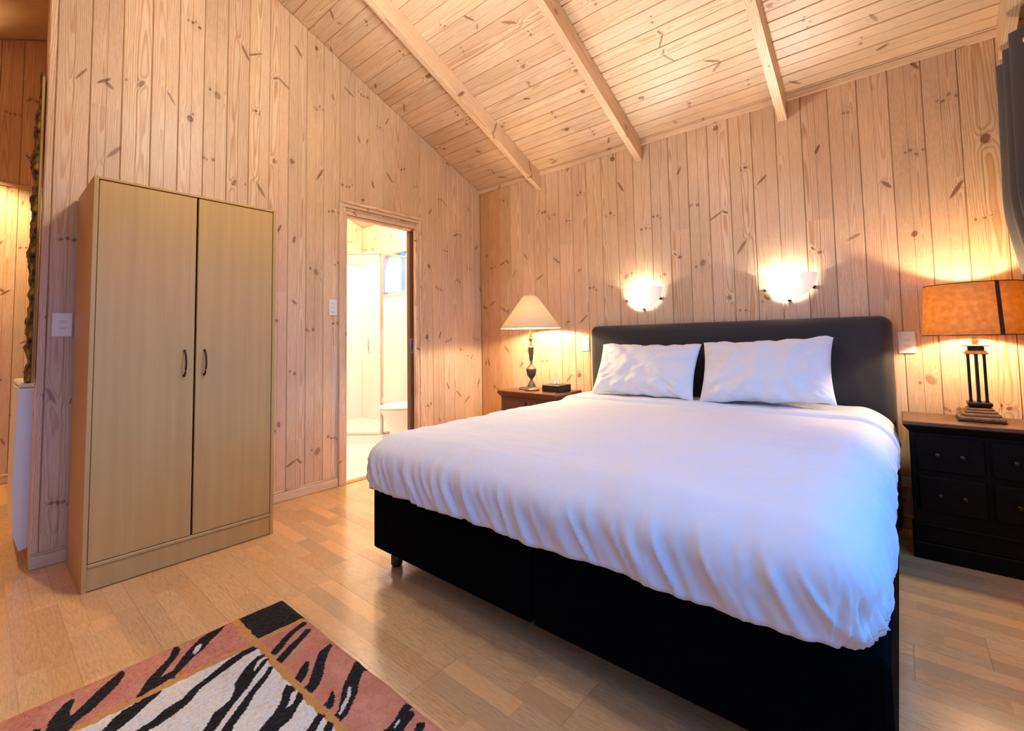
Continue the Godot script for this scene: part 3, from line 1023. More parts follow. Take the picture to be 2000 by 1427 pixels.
# a glowing globe on a short stem with its light inside
func globe(called: String, label: String, at: Vector3, r: float, c: Color, e: float) -> void:
	var t := thing(called, label, "light", at)
	var mb := MB.new()
	mb.ball(Vector3.ZERO, Vector3(r, r, r), 24, 14)
	var gm := mat(Color8(248, 244, 236), 0.4)
	gm.emission_enabled = true
	gm.emission = c
	gm.emission_energy_multiplier = 2.0
	obj("globe", mb, gm, t)
	var top := ceil_y(at.z) - at.y
	var st := MB.new()
	st.lathe([Vector2(0.0, r - 0.01), Vector2(0.03, r - 0.01), Vector2(0.03, r + 0.02), Vector2(0.012, r + 0.03), Vector2(0.012, top)], Vector3.ZERO, 14)
	obj("stem", st, M.bronze, t)
	var l := OmniLight3D.new()
	l.name = called + "_glow"
	l.light_color = c
	l.light_energy = e
	l.light_size = r * 0.9
	l.omni_range = 12.0
	l.omni_attenuation = 2.0
	l.shadow_enabled = true
	t.add_child(l)


func bulb(parent: Node3D, at: Vector3, r: float, c: Color, e: float) -> void:
	var mb := MB.new()
	mb.ball(at, Vector3(r, r * 1.2, r), 14, 9)
	obj("bulb", mb, M.bulb, parent)
	var l := OmniLight3D.new()
	l.name = "lamp_glow"
	l.position = at
	l.light_color = c
	l.light_energy = e
	l.light_size = r * 0.8
	l.omni_range = 10.0
	l.omni_attenuation = 2.0
	l.shadow_enabled = true
	parent.add_child(l, true)


# ------------------------------------------------------------------ furniture
func build_wardrobe() -> void:
	var z0 := 2.106
	var z1 := 2.857
	var H := 1.7475
	var D := 0.475
	var w := thing("wardrobe", "two-door beech laminate wardrobe against the pine wall", "wardrobe", Vector3(0.018, 0, z0))
	var W := z1 - z0
	var d := D - 0.018
	part("side_panel", w, M.beech, Vector3(0, 0, 0), Vector3(d, H, 0.016), 0.001)
	part("side_panel", w, M.beech, Vector3(0, 0, W - 0.016), Vector3(d, H, W), 0.001)
	part("top_panel", w, M.beech, Vector3(0, H - 0.011, 0.0165), Vector3(d, H, W - 0.0165), 0.001)
	part("back_panel", w, M.beech, Vector3(0.0, 0.05, 0.0165), Vector3(0.006, H - 0.012, W - 0.0165), 0.0)
	part("bottom_shelf", w, M.beech, Vector3(0.0065, 0.085, 0.0165), Vector3(d - 0.02, 0.101, W - 0.0165), 0.0)
	part("plinth", w, M.beech, Vector3(d - 0.020, 0.004, 0.0165), Vector3(d - 0.003, 0.094, W - 0.0165), 0.001)
	part("plinth_strip", w, M.beech, Vector3(d - 0.0195, 0.0955, 0.0165), Vector3(d + 0.001, 0.112, W - 0.0165), 0.003)
	# right door as seen facing it, then the left one, with a dark gap between
	for s in [[0.020, 0.366, 0.331], [0.375, W - 0.018, 0.413]]:
		var dr := part("door", w, M.beech, Vector3(d - 0.0185, 0.1155, s[0]), Vector3(d + 0.0005, H - 0.0165, s[1]), 0.0012)
		var mb := MB.new()
		var path := []
		for k in 13:
			var f := k / 12.0
			path.append(Vector3(d + 0.0 + 0.030 * pow(sin(PI * f), 0.55), 0.866 + 0.121 * f, s[2]))
		mb.tube(path, 0.0042, 8)
		mb.ball(path[0] + Vector3(0.003, 0.002, 0), Vector3(0.006, 0.007, 0.006), 8, 6)
		mb.ball(path[12] + Vector3(0.003, -0.002, 0), Vector3(0.006, 0.007, 0.006), 8, 6)
		var h := obj("handle", mb, M.bronze, dr)
		h.set_meta("label", "dark bronze bow handle")


func build_bed() -> void:
	var bed := thing("bed", "king bed with black fabric base and charcoal padded headboard", "bed", Vector3(2.13, 0, 0))
	var hx := 0.90
	for s in [-1.0, 1.0]:
		var lo := Vector3(0.0015 if s > 0 else -hx, 0.092, 0.13)
		var hi := Vector3(hx if s > 0 else -0.0015, 0.362, 1.985)
		var mb := MB.new()
		mb.box(lo, hi, 0.012)
		obj("base_half", mb, M.base_fabric, bed)
		for z in [0.25, 1.90]:
			for x in [0.06, hx - 0.06]:
				if x < 0.1 and z > 1.0:
					continue
				var f := MB.new()
				f.lathe([Vector2(0.0, 0.0), Vector2(0.020, 0.0), Vector2(0.026, 0.012), Vector2(0.026, 0.045), Vector2(0.018, 0.056), Vector2(0.024, 0.07), Vector2(0.024, 0.093)], Vector3(s * x, 0.0005, z), 16)
				var fo := obj("foot", f, M.bronze, bed)
				fo.set_meta("label", "round dark foot under the base")
	part("mattress", bed, M.cotton_plain, Vector3(-hx + 0.02, 0.363, 0.14), Vector3(hx - 0.02, 0.575, 1.93), 0.05)

	# padded headboard: rounded slab with a soft edge and stitched dimples
	var hb := MB.new()
	var x0 := 1.243 - 2.13
	var x1 := 3.047 - 2.13
	var top := 1.105
	var R := 0.055
	var zb := 0.022
	var T := 0.078
	var pts := []
	var rows := 60
	var cols := 110
	for r in rows + 1:
		var y := 0.03 + (top - 0.03) * (1.0 - pow(1.0 - r / float(rows), 1.35))
		var inset := 0.0
		var dyc := y - (top - R)
		if dyc > 0.0:
			inset = R - sqrt(maxf(0.0, R * R - dyc * dyc))
		var rowp := []
		for c in cols + 1:
			var f := c / float(cols) * 2.0 - 1.0
			f = signf(f) * (1.0 - pow(1.0 - absf(f), 1.35))
			var xx := lerpf(x0 + inset, x1 - inset, f * 0.5 + 0.5)
			var e := minf(minf(xx - (x0 + inset), (x1 - inset) - xx), top - y)
			var k := clampf(e / 0.05, 0.0, 1.0)
			var z := zb + T * sqrt(maxf(0.0, 1.0 - (1.0 - k) * (1.0 - k)))
			for q in 5:
				var bx := lerpf(x0, x1, (q + 1) / 6.0)
				for by in [0.62, 0.93]:
					z -= 0.007 * exp(-(pow(xx - bx, 2.0) + pow(y - by, 2.0)) / 0.0010) * k
				z -= 0.0022 * exp(-pow(xx - bx, 2.0) / 0.00006) * k * (1.0 if y < 0.93 else 0.0)
			z -= 0.0022 * exp(-pow(y - 0.93, 2.0) / 0.00006) * k
			rowp.append(Vector3(xx, y, z))
		pts.append(rowp)
	hb.grid(pts, func(p): return Vector3(p.x * 0.02, 0.1, 1.0))
	hb.box(Vector3(x0 + 0.01, 0.001, zb - 0.012), Vector3(x1 - 0.01, top - 0.03, zb + 0.012), 0.004)
	obj("headboard", hb, M.headboard, bed)

	build_duvet()
	build_pillow(Vector3(1.764, 0.798, 0.272), 0.70, 0.385, 0.07, -0.012, 11, "white pillow leaning on the headboard beside the cream-shaded lamp")
	build_pillow(Vector3(2.474, 0.811, 0.264), 0.675, 0.40, 0.075, 0.045, 12, "white pillow leaning on the headboard on the amber lamp's side")


# the cloth of a duvet laid over a bed: flat top, rolled edges, hanging sides with folds
func drape(x0: float, x1: float, z0: float, z1: float, top: float, r: float, hang: float, step: float, lift: float, folds: float, flat_end := false) -> MB:
	var fn := noise(101, 1.0, 2)
	var f2 := noise(102, 1.0, 3)
	var D := hang - r + r * PI / 2.0
	var mb := MB.new()
	var pts := []
	var vlen := z1 - z0 if flat_end else z1 - r - z0 + D
	var nv := int(vlen / step) + 1
	var nu := int((x1 - x0 - 2.0 * r + 2.0 * D) / step) + 1
	for b in nv + 1:
		var v := z0 + vlen * b / nv
		var rowp := []
		for a in nu + 1:
			var u := x0 + r - D + (x1 - x0 - 2.0 * r + 2.0 * D) * a / nu
			var cu := clampf(u, x0 + r, x1 - r)
			var cv := v if flat_end else minf(v, z1 - r)
			var dl := Vector2(u - cu, v - cv)
			var dist := pow(pow(absf(dl.x), 5.0) + pow(absf(dl.y), 5.0), 0.2)
			dist = minf(dist, D)
			var dir := dl.normalized() if dl.length() > 1e-6 else Vector2.ZERO
			var hor := 0.0
			var drop := 0.0
			var ang := PI / 2.0
			if dist < r * PI / 2.0:
				ang = dist / r
				hor = r * sin(ang)
				drop = r * (1.0 - cos(ang))
			else:
				hor = r
				drop = r + dist - r * PI / 2.0
			var k := clampf(drop / hang, 0.0, 1.0)
			var p := Vector3(cu + dir.x * hor, top - drop, cv + dir.y * hor)
			var nrm := Vector3(dir.x * sin(ang), cos(ang), dir.y * sin(ang)) if dir != Vector2.ZERO else Vector3.UP
			# soft lumps of filling on top, slanting gathers on the hanging part
			var s := 0.008 * f2.get_noise_2d(p.x * 2.2, p.z * 2.2) + 0.0022 * f2.get_noise_2d(p.x * 9.0, p.z * 9.0)
			s += 0.004 * f2.get_noise_2d(p.x * 2.0 + 9.0, p.z * 7.0) * (1.0 - k)
			var along := p.x + p.z + p.y * 0.42
			var g := fn.get_noise_2d(along * 8.5, p.y * 1.3 + p.x * 0.4)
			var g2 := fn.get_noise_2d(along * 19.0 + 40.0, p.y * 2.5)
			var ramp := smoothstep(0.10, 0.75, k) * (1.0 - 0.45 * smoothstep(0.8, 1.0, k))
			s += folds * ramp * (0.021 * (pow(1.0 - absf(g), 5.0) - 0.45) + 0.009 * g2)
			s += 0.014 * folds * sin(PI * clampf(k, 0.0, 1.0)) * smoothstep(0.0, 0.3, k)
			# more gathers where the corners bunch up
			var corner := absf(dir.x * dir.y) * 2.0 * ramp
			s += folds * corner * 0.016 * fn.get_noise_2d(atan2(dir.y, dir.x) * 6.0, p.y * 9.0)
			p += nrm * (s + lift * (1.0 if not flat_end or b < nv - 1 else (0.75 if b < nv else -0.3)))
			p.y += folds * k * k * 0.010 * fn.get_noise_2d(along * 3.5 + 80.0, 3.0)
			# the hem turns under a little
			if k > 0.96:
				p -= Vector3(dir.x, 0, dir.y) * (k - 0.96) / 0.04 * 0.022
			rowp.append(p)
		pts.append(rowp)
	var mid := Vector3((x0 + x1) * 0.5, top - 0.5, (z0 + z1) * 0.5)
	mb.grid(pts, func(p):
		var o: Vector3 = p - mid
		return Vector3(o.x * 0.6, o.y, o.z * 0.6 if o.z > 0.0 else 0.0))
	return mb


func build_duvet() -> void:
	var d := thing("duvet", "white cotton duvet spread over the king bed", "duvet")
	obj("cover", drape(1.222, 3.022, 0.17, 2.045, 0.606, 0.125, 0.236, 0.0115, 0.0, 1.0), M.cotton, d)
	var f := obj("turned_back_edge", drape(1.220, 3.024, 0.165, 0.50, 0.606, 0.125, 0.215, 0.0115, 0.019, 0.6, true), M.cotton, d)
	f.set_meta("label", "turned-back white edge below the pillows")


func build_pillow(at: Vector3, w: float, h: float, th: float, roll: float, seed_: int, label: String) -> void:
	var f := noise(seed_, 1.0, 3)
	var mb := MB.new()
	var upv := Vector3(0, 0.88, -0.475).normalized()
	var rt := Vector3(1, 0, 0).rotated(Vector3(0, 0.475, 0.88), roll)
	upv = upv.rotated(Vector3(0, 0.475, 0.88).normalized(), roll)
	var nf := rt.cross(upv).normalized()
	for side in [1.0, -1.0]:
		var pts := []
		for r in 41:
			var b := -cos(PI * r / 40.0)
			var rowp := []
			for c in 61:
				var a := -cos(PI * c / 60.0)
				var ox := a * w * 0.5 * (1.0 - 0.055 * (1.0 - b * b))
				var oy := b * h * 0.5 * (1.0 - 0.075 * (1.0 - a * a))
				var t := th * pow(maxf(0.0, (1.0 - pow(absf(a), 2.6)) * (1.0 - pow(absf(b), 2.6))), 0.52)
				var edge := 1.0 - smoothstep(0.0, 0.5, t / th)
				var wr := 0.018 * f.get_noise_2d(a * 2.2, b * 1.6 + side * 7.0)
				var rad := atan2(b, a)
				wr += 0.011 * f.get_noise_2d(rad * 5.0, 4.0) * smoothstep(0.35, 0.95, sqrt(a * a + b * b))
				wr += 0.004 * f.get_noise_2d(a * 7.0 + b * 5.0, b * 3.0)
				t += wr * (1.0 - edge)
				rowp.append(at + rt * ox + upv * (oy + 0.016 * f.get_noise_2d(a * 2.2, 9.0 + b) * edge) + nf * t * side)
			pts.append(rowp)
		mb.grid(pts, func(p): return nf * side + (p - at) * 0.5)
	var o := obj("pillow", mb, M.cotton, self)
	tag(o, label, "pillow", "pillows on the bed")


func build_nightstand(label: String, x0: float, x1: float, z0: float, z1: float, top_mat: Material, body_mat: Material) -> void:
	var H := 0.61
	var W := x1 - x0
	var D := z1 - z0
	var t := thing("nightstand", label, "nightstand", Vector3(x0, 0, z0))
	part("top", t, top_mat, Vector3(0, H - 0.018, 0), Vector3(W, H, D), 0.003)
	var cove := MB.new()
	var o := 0.022
	for s in [[Vector3(0.001, H - 0.0185, D - 0.001), Vector3(W - 0.001, H - 0.0185, D - 0.001), Vector3(W - o, H - 0.048, D - o), Vector3(o, H - 0.048, D - o), Vector3(0, -0.3, 1)], [Vector3(0.001, H - 0.0185, 0.001), Vector3(0.001, H - 0.0185, D - 0.001), Vector3(o, H - 0.048, D - o), Vector3(o, H - 0.048, 0.001), Vector3(-1, -0.3, 0)], [Vector3(W - 0.001, H - 0.0185, 0.001), Vector3(W - 0.001, H - 0.0185, D - 0.001), Vector3(W - o, H - 0.048, D - o), Vector3(W - o, H - 0.048, 0.001), Vector3(1, -0.3, 0)], [Vector3(o, H - 0.048, 0.001), Vector3(W - o, H - 0.048, 0.001), Vector3(W - o, H - 0.048, D - o), Vector3(o, H - 0.048, D - o), Vector3(0, -1, 0)]]:
		cove.quad(s[0], s[1], s[2], s[3], s[4])
	obj("moulding", cove, body_mat, t)
	part("body", t, body_mat, Vector3(o, 0.075, 0.004), Vector3(W - o, H - 0.049, D - o), 0.003)
	part("plinth", t, body_mat, Vector3(o - 0.008, 0.0, 0.004), Vector3(W - o + 0.008, 0.074, D - o + 0.008), 0.004)
	var mid := W * 0.5
	for row in [[0.395, 0.545], [0.215, 0.37]]:
		for c in [[o + 0.02, mid - 0.008], [mid + 0.008, W - o - 0.02]]:
			var d := part("drawer", t, body_mat, Vector3(c[0], row[0], D - o - 0.004), Vector3(c[1], row[1], D - o + 0.012), 0.005)
			for k in [0.32, 0.68]:
				var mb := MB.new()
				var p := Vector3(lerpf(c[0], c[1], k), (row[0] + row[1]) * 0.5, D - o + 0.026)
				mb.tube([p - Vector3(0, 0, 0.014), p], 0.005, 8)
				mb.ball(p, Vector3(0.010, 0.010, 0.007), 12, 8)
				obj("knob", mb, M.bronze, d)
	part("lower_rail", t, body_mat, Vector3(o + 0.001, 0.145, D - o - 0.002), Vector3(W - o - 0.001, 0.158, D - o + 0.007), 0.003)


func build_lamps() -> void:
	# left: turned pewter baluster with a wide cream coolie shade
	var a := thing("table_lamp", "table lamp with turned pewter base and cream cone shade", "lamp", Vector3(0.838, 0.6105, 0.305))
	var b1 := MB.new()
	b1.lathe([Vector2(0.0, 0.0), Vector2(0.060, 0.0), Vector2(0.062, 0.010), Vector2(0.050, 0.020), Vector2(0.036, 0.026), Vector2(0.030, 0.045), Vector2(0.020, 0.066), Vector2(0.008, 0.084)], Vector3.ZERO, 28)
	obj("base", b1, M.pewter, a)
	var b2 := MB.new()
	b2.lathe([Vector2(0.008, 0.084), Vector2(0.014, 0.092), Vector2(0.034, 0.118), Vector2(0.041, 0.160), Vector2(0.040, 0.168)], Vector3.ZERO, 8)
	obj("urn", b2, M.pewter_dark, a)
	var b3 := MB.new()
	b3.lathe([Vector2(0.041, 0.168), Vector2(0.034, 0.178), Vector2(0.016, 0.196), Vector2(0.008, 0.214), Vector2(0.012, 0.222), Vector2(0.009, 0.230)], Vector3.ZERO, 24)
	obj("neck", b3, M.pewter, a)
	var b4 := MB.new()
	b4.lathe([Vector2(0.009, 0.230), Vector2(0.015, 0.240), Vector2(0.024, 0.330), Vector2(0.023, 0.338)], Vector3.ZERO, 8)
	obj("stem", b4, M.pewter_dark, a)
	var b5 := MB.new()
	b5.lathe([Vector2(0.024, 0.338), Vector2(0.013, 0.352), Vector2(0.006, 0.372), Vector2(0.010, 0.385), Vector2(0.018, 0.410), Vector2(0.012, 0.414), Vector2(0.012, 0.47)], Vector3.ZERO, 20)
	obj("cup", b5, M.pewter, a)
	var sh := MB.new()
	sh.lathe([Vector2(0.240, 0.490), Vector2(0.056, 0.746)], Vector3.ZERO, 48)
	var so := obj("shade", sh, M.shade_cream, a)
	for q in [[0.240, 0.490], [0.056, 0.746]]:
		var ring := []
		for k in 40:
			ring.append(Vector3(cos(TAU * k / 40.0) * q[0], q[1], sin(TAU * k / 40.0) * q[0]))
		var rm := MB.new()
		rm.tube(ring, 0.0022, 6, true)
		obj("rim", rm, M.shade_cream, so)
	bulb(a, Vector3(0, 0.555, 0), 0.03, AMBER, LAMP_L)
	var cd := MB.new()
	cd.tube([Vector3(-0.058, 0.004, 0.0), Vector3(-0.11, 0.004, 0.02), Vector3(-0.15, 0.006, -0.03), Vector3(-0.13, 0.006, -0.09), Vector3(-0.10, 0.004, -0.17)], 0.003, 6)
	obj("cord", cd, M.cord, a)

	# right: four thin black columns on a stepped stone base, amber drum shade with a dark seam
	var c := thing("table_lamp", "table lamp with four black columns and amber drum shade", "lamp", Vector3(3.335, 0.6105, 0.212))
	var y := 0.0
	for s in [[0.078, 0.006, 0], [0.074, 0.016, 1], [0.062, 0.014, 1], [0.052, 0.012, 1], [0.044, 0.010, 1], [0.036, 0.007, 0], [0.040, 0.018, 0]]:
		part("base_step" if s[2] == 1 else "base_slab", c, M.stone if s[2] == 1 else M.black_metal, Vector3(-s[0], y, -s[0]), Vector3(s[0], y + s[1], s[0]), 0.004)
		y += s[1]
	for k in 4:
		var mb := MB.new()
		var ang := TAU * k / 4.0 + 0.06
		mb.lathe([Vector2(0.007, y), Vector2(0.0055, y + 0.01), Vector2(0.0055, 0.288), Vector2(0.007, 0.298)], Vector3(cos(ang) * 0.026, 0, sin(ang) * 0.026), 12)
		obj("column", mb, M.black_metal, c)
	for s in [[0.038, 0.298, 0.308, 1], [0.034, 0.308, 0.314, 1], [0.027, 0.314, 0.334, 0], [0.042, 0.334, 0.341, 1]]:
		part("capital", c, M.stone if s[3] == 1 else M.black_metal, Vector3(-s[0], s[1], -s[0]), Vector3(s[0], s[2], s[0]), 0.003)
	var nk := MB.new()
	nk.lathe([Vector2(0.014, 0.341), Vector2(0.010, 0.348), Vector2(0.014, 0.360), Vector2(0.009, 0.368), Vector2(0.013, 0.376), Vector2(0.013, 0.44)], Vector3.ZERO, 18)
	obj("neck", nk, M.pewter, c)
	var s2 := MB.new()
	s2.lathe([Vector2(0.178, 0.386), Vector2(0.163, 0.616)], Vector3.ZERO, 56)
	var so2 := obj("shade", s2, M.shade_amber, c)
	for q in [[0.178, 0.386], [0.163, 0.616]]:
		var ring := []
		for k in 48:
			ring.append(Vector3(cos(TAU * k / 48.0) * q[0], q[1], sin(TAU * k / 48.0) * q[0]))
		var rm := MB.new()
		rm.tube(ring, 0.002, 6, true)
		obj("rim", rm, M.seam, so2)
	var sm := MB.new()
	var spts := []
	for r in 3:
		var rowp := []
		for k in 4:
			var ang := deg_to_rad(69.0 - 1.7 * k)
			var rad := lerpf(0.178, 0.163, r / 2.0) + 0.0012
			rowp.append(Vector3(cos(ang) * rad, lerpf(0.386, 0.616, r / 2.0), sin(ang) * rad))
		spts.append(rowp)
	sm.grid(spts, func(p): return Vector3(p.x, 0, p.z))
	obj("seam", sm, M.seam, so2)
	bulb(c, Vector3(0, 0.49, 0), 0.03, AMBER, LAMP_R)


func build_sconces() -> void:
	for s in [[1.662, "opal half-moon wall light above the headboard, beside the cream-shaded lamp"], [2.582, "opal half-moon wall light above the headboard, on the amber lamp's side"]]:
		var t := thing("wall_sconce", s[1], "wall light", Vector3(s[0], 1.372, 0.0), "wall lights above the headboard")
		var mb := MB.new()
		var pts := []
		for r in 21:
			var b := r / 20.0
			var rowp := []
			var wx := 0.148 * sqrt(maxf(0.0, 1.0 - b * b))
			for k in 33:
				var g := PI * k / 32.0
				var dz := 0.092 * pow(maxf(0.0, 1.0 - b * b), 0.6) * pow(sin(g), 0.75)
				rowp.append(Vector3(-cos(g) * wx, -b * 0.152, 0.006 + dz))
			pts.append(rowp)
		mb.grid(pts, func(p): return Vector3(p.x, p.y * 0.8 - 0.02, p.z + 0.03))
		obj("bowl", mb, M.opal, t)
		part("back_plate", t, M.white_plastic, Vector3(-0.05, -0.11, 0.0), Vector3(0.05, -0.02, 0.004), 0.001)
		for c in [[-0.128, -0.085, -0.9], [0.0, -0.155, 0.0], [0.128, -0.085, 0.9]]:
			var cm := MB.new()
			cm.box(Vector3(-0.010, -0.004, 0.0), Vector3(0.010, 0.004, 0.020), 0.001)
			var clip := obj("clip", cm, M.bronze, t)
			clip.position = Vector3(c[0], c[1], 0.0)
			clip.rotation.z = c[2]
		bulb(t, Vector3(-0.018, -0.060, 0.034), 0.020, WARM, SCONCE)
		# spot added beside the bulb to brighten the ceiling and spare the wall
		var up := SpotLight3D.new()
		up.name = "added_uplight"
		up.position = Vector3(0.0, -0.02, 0.05)
		up.rotation_degrees = Vector3(138.0, 0, 0)
		up.light_color = WARM
		up.light_energy = UPLIGHT
		up.light_size = 0.04
		up.spot_angle = 52.0
		up.spot_angle_attenuation = 1.0
		up.spot_range = 8.0
		up.spot_attenuation = 2.0
		up.shadow_enabled = true
		t.add_child(up)


func build_small_things() -> void:
	# black tissue box with a tissue standing out of it
	var tb := thing("tissue_box", "flat black tissue box beside the cream-shaded lamp", "box", Vector3(1.02, 0.6105, 0.285))
	part("box", tb, M.black_card, Vector3(-0.055, 0.0, -0.105), Vector3(0.105, 0.052, 0.055), 0.003)
	var tm := MB.new()
	var pts := []
	for r in 7:
		var rowp := []
		for k in 13:
			var f := k / 12.0 - 0.5
			var g := r / 6.0
			rowp.append(Vector3(0.03 + f * 0.075 * (1.0 - 0.55 * g), 0.0525 + 0.032 * g * (1.0 - 1.2 * f * f), -0.03 + 0.012 * sin(f * 11.0) * g + 0.012 * g))
		pts.append(rowp)
	tm.grid(pts, func(_p): return Vector3(0, 0.2, 1))
	obj("tissue", tm, M.tissue, tb)

	# switches and outlets
	plate("power_outlet", "white power outlet beside the amber-shaded lamp", Vector3(3.102, 0.960, 0.0), Vector3.RIGHT, Vector3.BACK, 0.072, 0.114, 2)
	plate("power_outlet", "white power outlet half behind the headboard", Vector3(1.158, 0.968, 0.0), Vector3.RIGHT, Vector3.BACK, 0.072, 0.114, 2)
	plate("power_outlet", "low power outlet between the bed and the dark nightstand", Vector3(3.068, 0.235, 0.0), Vector3.RIGHT, Vector3.BACK, 0.072, 0.05, 1)
	plate("light_switch", "narrow white triple light switch beside the doorway", Vector3(0.0, 1.262, 1.522), Vector3(0, 0, -1), Vector3.RIGHT, 0.060, 0.114, 3)
	plate("light_switch", "white double light switch beside the wardrobe", Vector3(0.0, 1.120, 2.897), Vector3(0, 0, -1), Vector3.RIGHT, 0.072, 0.114, 2)

	# rug
	var x0 := 1.176
	var z0 := 2.352
	var x1 := 2.78
	var z1 := 4.2
	var rm := tex_mat(rug_texture(x0, z0, x1, z1), 0.95)
	rm.normal_enabled = true
	rm.normal_texture = noise_texture(81, 0.4, Color.WHITE, Color.WHITE, true)
	rm.normal_scale = 0.35
	var rg := MB.new()
	var fn := noise(82, 1.0, 2)
	pts = []
	var nx := 150
	var nz := 170
	for r in nz + 1:
		var rowp := []
		for k in nx + 1:
			var ex := minf(k, nx - k) / 2.0
			var ez := minf(r, nz - r) / 2.0
			var e := clampf(minf(ex, ez), 0.0, 1.0)
			var x := lerpf(x0, x1, k / float(nx))
			var z := lerpf(z0, z1, r / float(nz))
			rowp.append(Vector3(x + 0.003 * fn.get_noise_2d(z * 6.0, 3.0), 0.0015 + 0.0115 * sqrt(e) + 0.0009 * fn.get_noise_2d(x * 60.0, z * 60.0) * e, z + 0.003 * fn.get_noise_2d(x * 6.0, 9.0)))
		pts.append(rowp)
	rg.grid(pts, func(_p): return Vector3.UP)
	tag(obj("rug", rg, rm), "pile rug with black brush strokes, cream field and terracotta border", "rug")

	# curtain on a rod beside the window, and its eyelets
	var rd := thing("curtain_rod", "dark curtain rod above the bedroom window", "curtain rod", Vector3(3.545, 2.20, 0.0))
	var rb := MB.new()
	rb.tube([Vector3(0, 0, 0.03), Vector3(0, 0, 4.95)], 0.011, 10)
	obj("pole", rb, M.bronze, rd)
	for z in [0.62, 4.4]:
		var bm := MB.new()
		bm.tube([Vector3(0, 0, z), Vector3(XR - 3.545, 0, z)], 0.007, 8)
		obj("bracket", bm, M.bronze, rd)
	for side in 2:
		var cu := thing("curtain", ["charcoal eyelet curtain gathered beside the amber-shaded lamp", "charcoal eyelet curtain gathered at the far end of the window"][side], "curtain", Vector3(3.545, 0.68, [0.05, 4.42][side]), "charcoal window curtains")
		var cm := MB.new()
		pts = []
		for r in 41:
			var g := r / 40.0
			var rowp := []
			for k in 121:
				var f := k / 120.0
				var amp := lerpf(0.060, 0.092, 1.0 - g)
				rowp.append(Vector3(-sin(f * TAU * 3.0 + 0.5) * amp * (lerpf(0.3, 1.0, smoothstep(0.30, 0.60, g)) if side == 0 else 1.0), g * 1.58, f * lerpf(0.56, 0.46, g) + 0.012 * sin(f * TAU * 6.0) * (1.0 - g)))
			pts.append(rowp)
		cm.grid(pts, func(_p): return Vector3(-1, 0, 0))
		obj("cloth", cm, M.curtain, cu)
		for k in 6:
			var em := MB.new()
			var ring := []
			var f := ((k + 1) * PI - 0.5) / (6.0 * PI)
			for q in 20:
				ring.append(Vector3(0.024 * cos(TAU * q / 20.0), 1.52 + 0.024 * sin(TAU * q / 20.0), f * 0.46 + 0.004))
			em.tube(ring, 0.005, 8, true)
			obj("eyelet", em, M.chrome, cu)

	# hall: bar fridge, a bottle on it, a live-edge slab fixed on the end of the wall, hall lamp
	var fr := thing("bar_fridge", "white bar fridge behind the end of the pine wall", "fridge", Vector3(-0.64, 0, 2.46))
	part("cabinet", fr, M.fridge, Vector3(0, 0.03, 0), Vector3(0.50, 0.82, 0.50), 0.01)
	part("top", fr, M.fridge, Vector3(-0.004, 0.8205, -0.002), Vector3(0.504, 0.846, 0.565), 0.008)
	var dm := MB.new()
	dm.prism(PackedVector2Array([Vector2(0.502, 0.07), Vector2(0.545, 0.055), Vector2(0.566, 0.13), Vector2(0.572, 0.40), Vector2(0.566, 0.818), Vector2(0.502, 0.818)]), Vector3(0.50, 0, 0), Vector3(0, 0, 1), Vector3.UP, 0.50)
	obj("door", dm, M.fridge, fr)
	for x in [0.05, 0.45]:
		for z in [0.05, 0.45]:
			part("foot", fr, M.dark_slot, Vector3(x - 0.02, 0, z - 0.02), Vector3(x + 0.02, 0.03, z + 0.02), 0.003)
	var bo := thing("bottle", "slim white bottle standing on the bar fridge", "bottle", Vector3(-0.30, 0.8465, 2.985))
	var bm2 := MB.new()
	bm2.lathe([Vector2(0.0, 0.0), Vector2(0.018, 0.0), Vector2(0.018, 0.045)], Vector3.ZERO, 16)
	obj("foot", bm2, M.bronze, bo)
	var bm3 := MB.new()
	bm3.lathe([Vector2(0.012, 0.045), Vector2(0.012, 0.13), Vector2(0.008, 0.15), Vector2(0.008, 0.165), Vector2(0.0, 0.166)], Vector3.ZERO, 16)
	obj("body", bm3, M.white_plastic, bo)

	var sl := thing("live_edge_slab", "live-edge timber slab with bark on the end of the wall", "timber slab", Vector3(-0.055, 0.848, ZE + 0.007))
	part("slab", sl, M.sapwood, Vector3(-0.045, 0.0, 0.0), Vector3(0.045, 1.47, 0.010), 0.002)
	var bk := MB.new()
	var fb := noise(91, 1.0, 3)
	pts = []
	for k in 91:
		var g := k / 90.0
		var y := 1.49 * g
		var dep := (0.016 + 0.011 * fb.get_noise_1d(y * 6.0) + 0.006 * fb.get_noise_1d(y * 22.0)) * (1.0 - smoothstep(0.72, 1.0, g) * 0.8)
		var rowp := []
		for q in 17:
			var a := PI * q / 16.0
			var bump := 1.0 + 0.45 * fb.get_noise_2d(y * 16.0, q * 0.6)
			rowp.append(Vector3(0.047 * cos(a), y, 0.0105 + dep * pow(sin(a), 0.6) * bump))
		pts.append(rowp)
	bk.grid(pts, func(p): return Vector3(p.x, 0, p.z))
	obj("bark", bk, M.bark, sl)

	var hp := thing("pendant_lamp", "bronze cone pendant lamp in the hall", "lamp", Vector3(-1.72, 2.40, 3.38))
	var hs := MB.new()
	hs.lathe([Vector2(0.14, 0.0), Vector2(0.06, 0.16), Vector2(0.02, 0.18)], Vector3.ZERO, 32)
	obj("shade", hs, M.bronze, hp)
	var hc := MB.new()
	hc.tube([Vector3(0, 0.18, 0), Vector3(0, ceil_y(3.38) - 2.40, 0)], 0.004, 6)
	obj("cord", hc, M.cord, hp)
	bulb(hp, Vector3(0, 0.075, 0), 0.035, Color(1.0, 0.87, 0.64), HALL_E)

	# fill globe added out of view to brighten the walls and floor
	globe("fill_globe", "added opal fill globe hung out of view between the rafters", Vector3(1.45, 2.64, 2.2), 0.13, WARM, FILL_E)


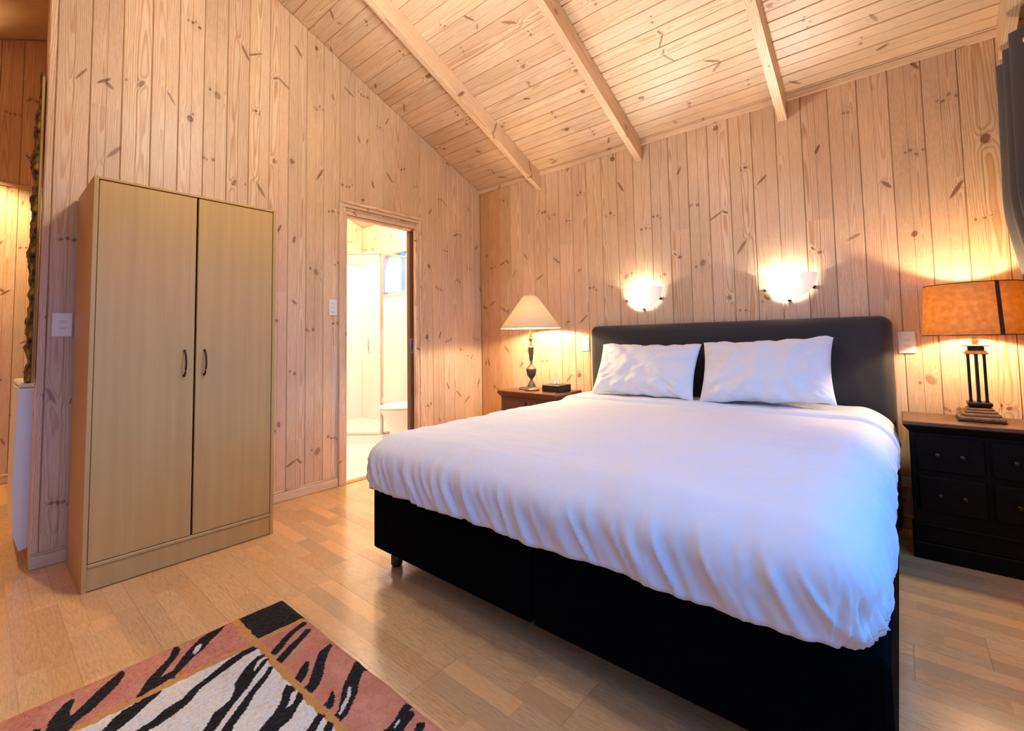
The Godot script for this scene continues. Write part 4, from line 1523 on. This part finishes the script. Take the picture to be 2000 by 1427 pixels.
func plate(called: String, label: String, at: Vector3, U: Vector3, N: Vector3, w: float, h: float, n: int) -> void:
	var t := thing(called, label, "outlet" if called == "power_outlet" else "light switch", at)
	var lo := -U * w * 0.5 - Vector3.UP * h * 0.5 + N * 0.0004
	var hi := U * w * 0.5 + Vector3.UP * h * 0.5 + N * 0.009
	part("plate", t, M.white_plastic, lo.min(hi), lo.max(hi), 0.003)
	for k in n:
		var y := (k - (n - 1) * 0.5) * h * 0.26
		var a := -U * w * 0.16 + Vector3.UP * (y - 0.006) + N * 0.009
		var b := U * w * 0.16 + Vector3.UP * (y + 0.006) + N * 0.0125
		part("rocker", t, M.rocker, a.min(b), a.max(b), 0.0015)


const UPLIGHT := 1.3
const FILL_E := 0.85  # strength of the added fill globe
const SCONCE := 0.10
const LAMP_L := 0.5
const LAMP_R := 0.36
const BATH_E := 2.3
const HALL_E := 1.9
const SKY_E := 1.85


func _ready() -> void:
	rng.seed = 20240
	# camera: a wide phone lens, the picture cropped below its axis
	var cam := Camera3D.new()
	cam.name = "camera"
	var f := 889.79
	var near := 0.05
	cam.position = Vector3(3.0743, 1.0096, 3.1676)
	cam.rotation_order = EULER_ORDER_YXZ
	cam.rotation_degrees = Vector3(3.1177, 40.2983, -0.9966)
	cam.set_frustum(near * 1427.0 / f, Vector2(0, -98.314 / f * near), near, 60.0)
	cam.current = true
	add_child(cam)

	# sky seen through the windows: late blue daylight
	var env := Environment.new()
	var sky := Sky.new()
	var sm := ProceduralSkyMaterial.new()
	sm.sky_top_color = Color(0.16, 0.62, 1.0)
	sm.sky_horizon_color = Color(0.23, 0.67, 1.0)
	sm.ground_bottom_color = Color(0.16, 0.22, 0.30)
	sm.ground_horizon_color = Color(0.30, 0.42, 0.60)
	sm.sky_energy_multiplier = SKY_E
	sm.ground_energy_multiplier = SKY_E * 0.5
	sky.sky_material = sm
	env.background_mode = Environment.BG_SKY
	env.sky = sky
	env.tonemap_mode = Environment.TONE_MAPPER_LINEAR
	env.tonemap_exposure = 1.45
	env.ambient_light_source = Environment.AMBIENT_SOURCE_DISABLED
	env.sdfgi_enabled = true
	env.ssao_enabled = true
	env.ssil_enabled = true
	var we := WorldEnvironment.new()
	we.name = "environment"
	we.environment = env
	add_child(we)

	make_materials()
	build_shell()
	build_doorway()
	build_bathroom()
	build_wardrobe()
	build_bed()
	build_nightstand("dark mahogany nightstand under the cream-shaded lamp", 0.604, 1.165, 0.09, 0.455, M.mahogany, M.mahogany)
	build_nightstand("espresso nightstand with knobbed drawers under the amber lamp", 3.064, 3.606, 0.075, 0.402, M.walnut, M.espresso)
	build_lamps()
	build_sconces()
	build_small_things()
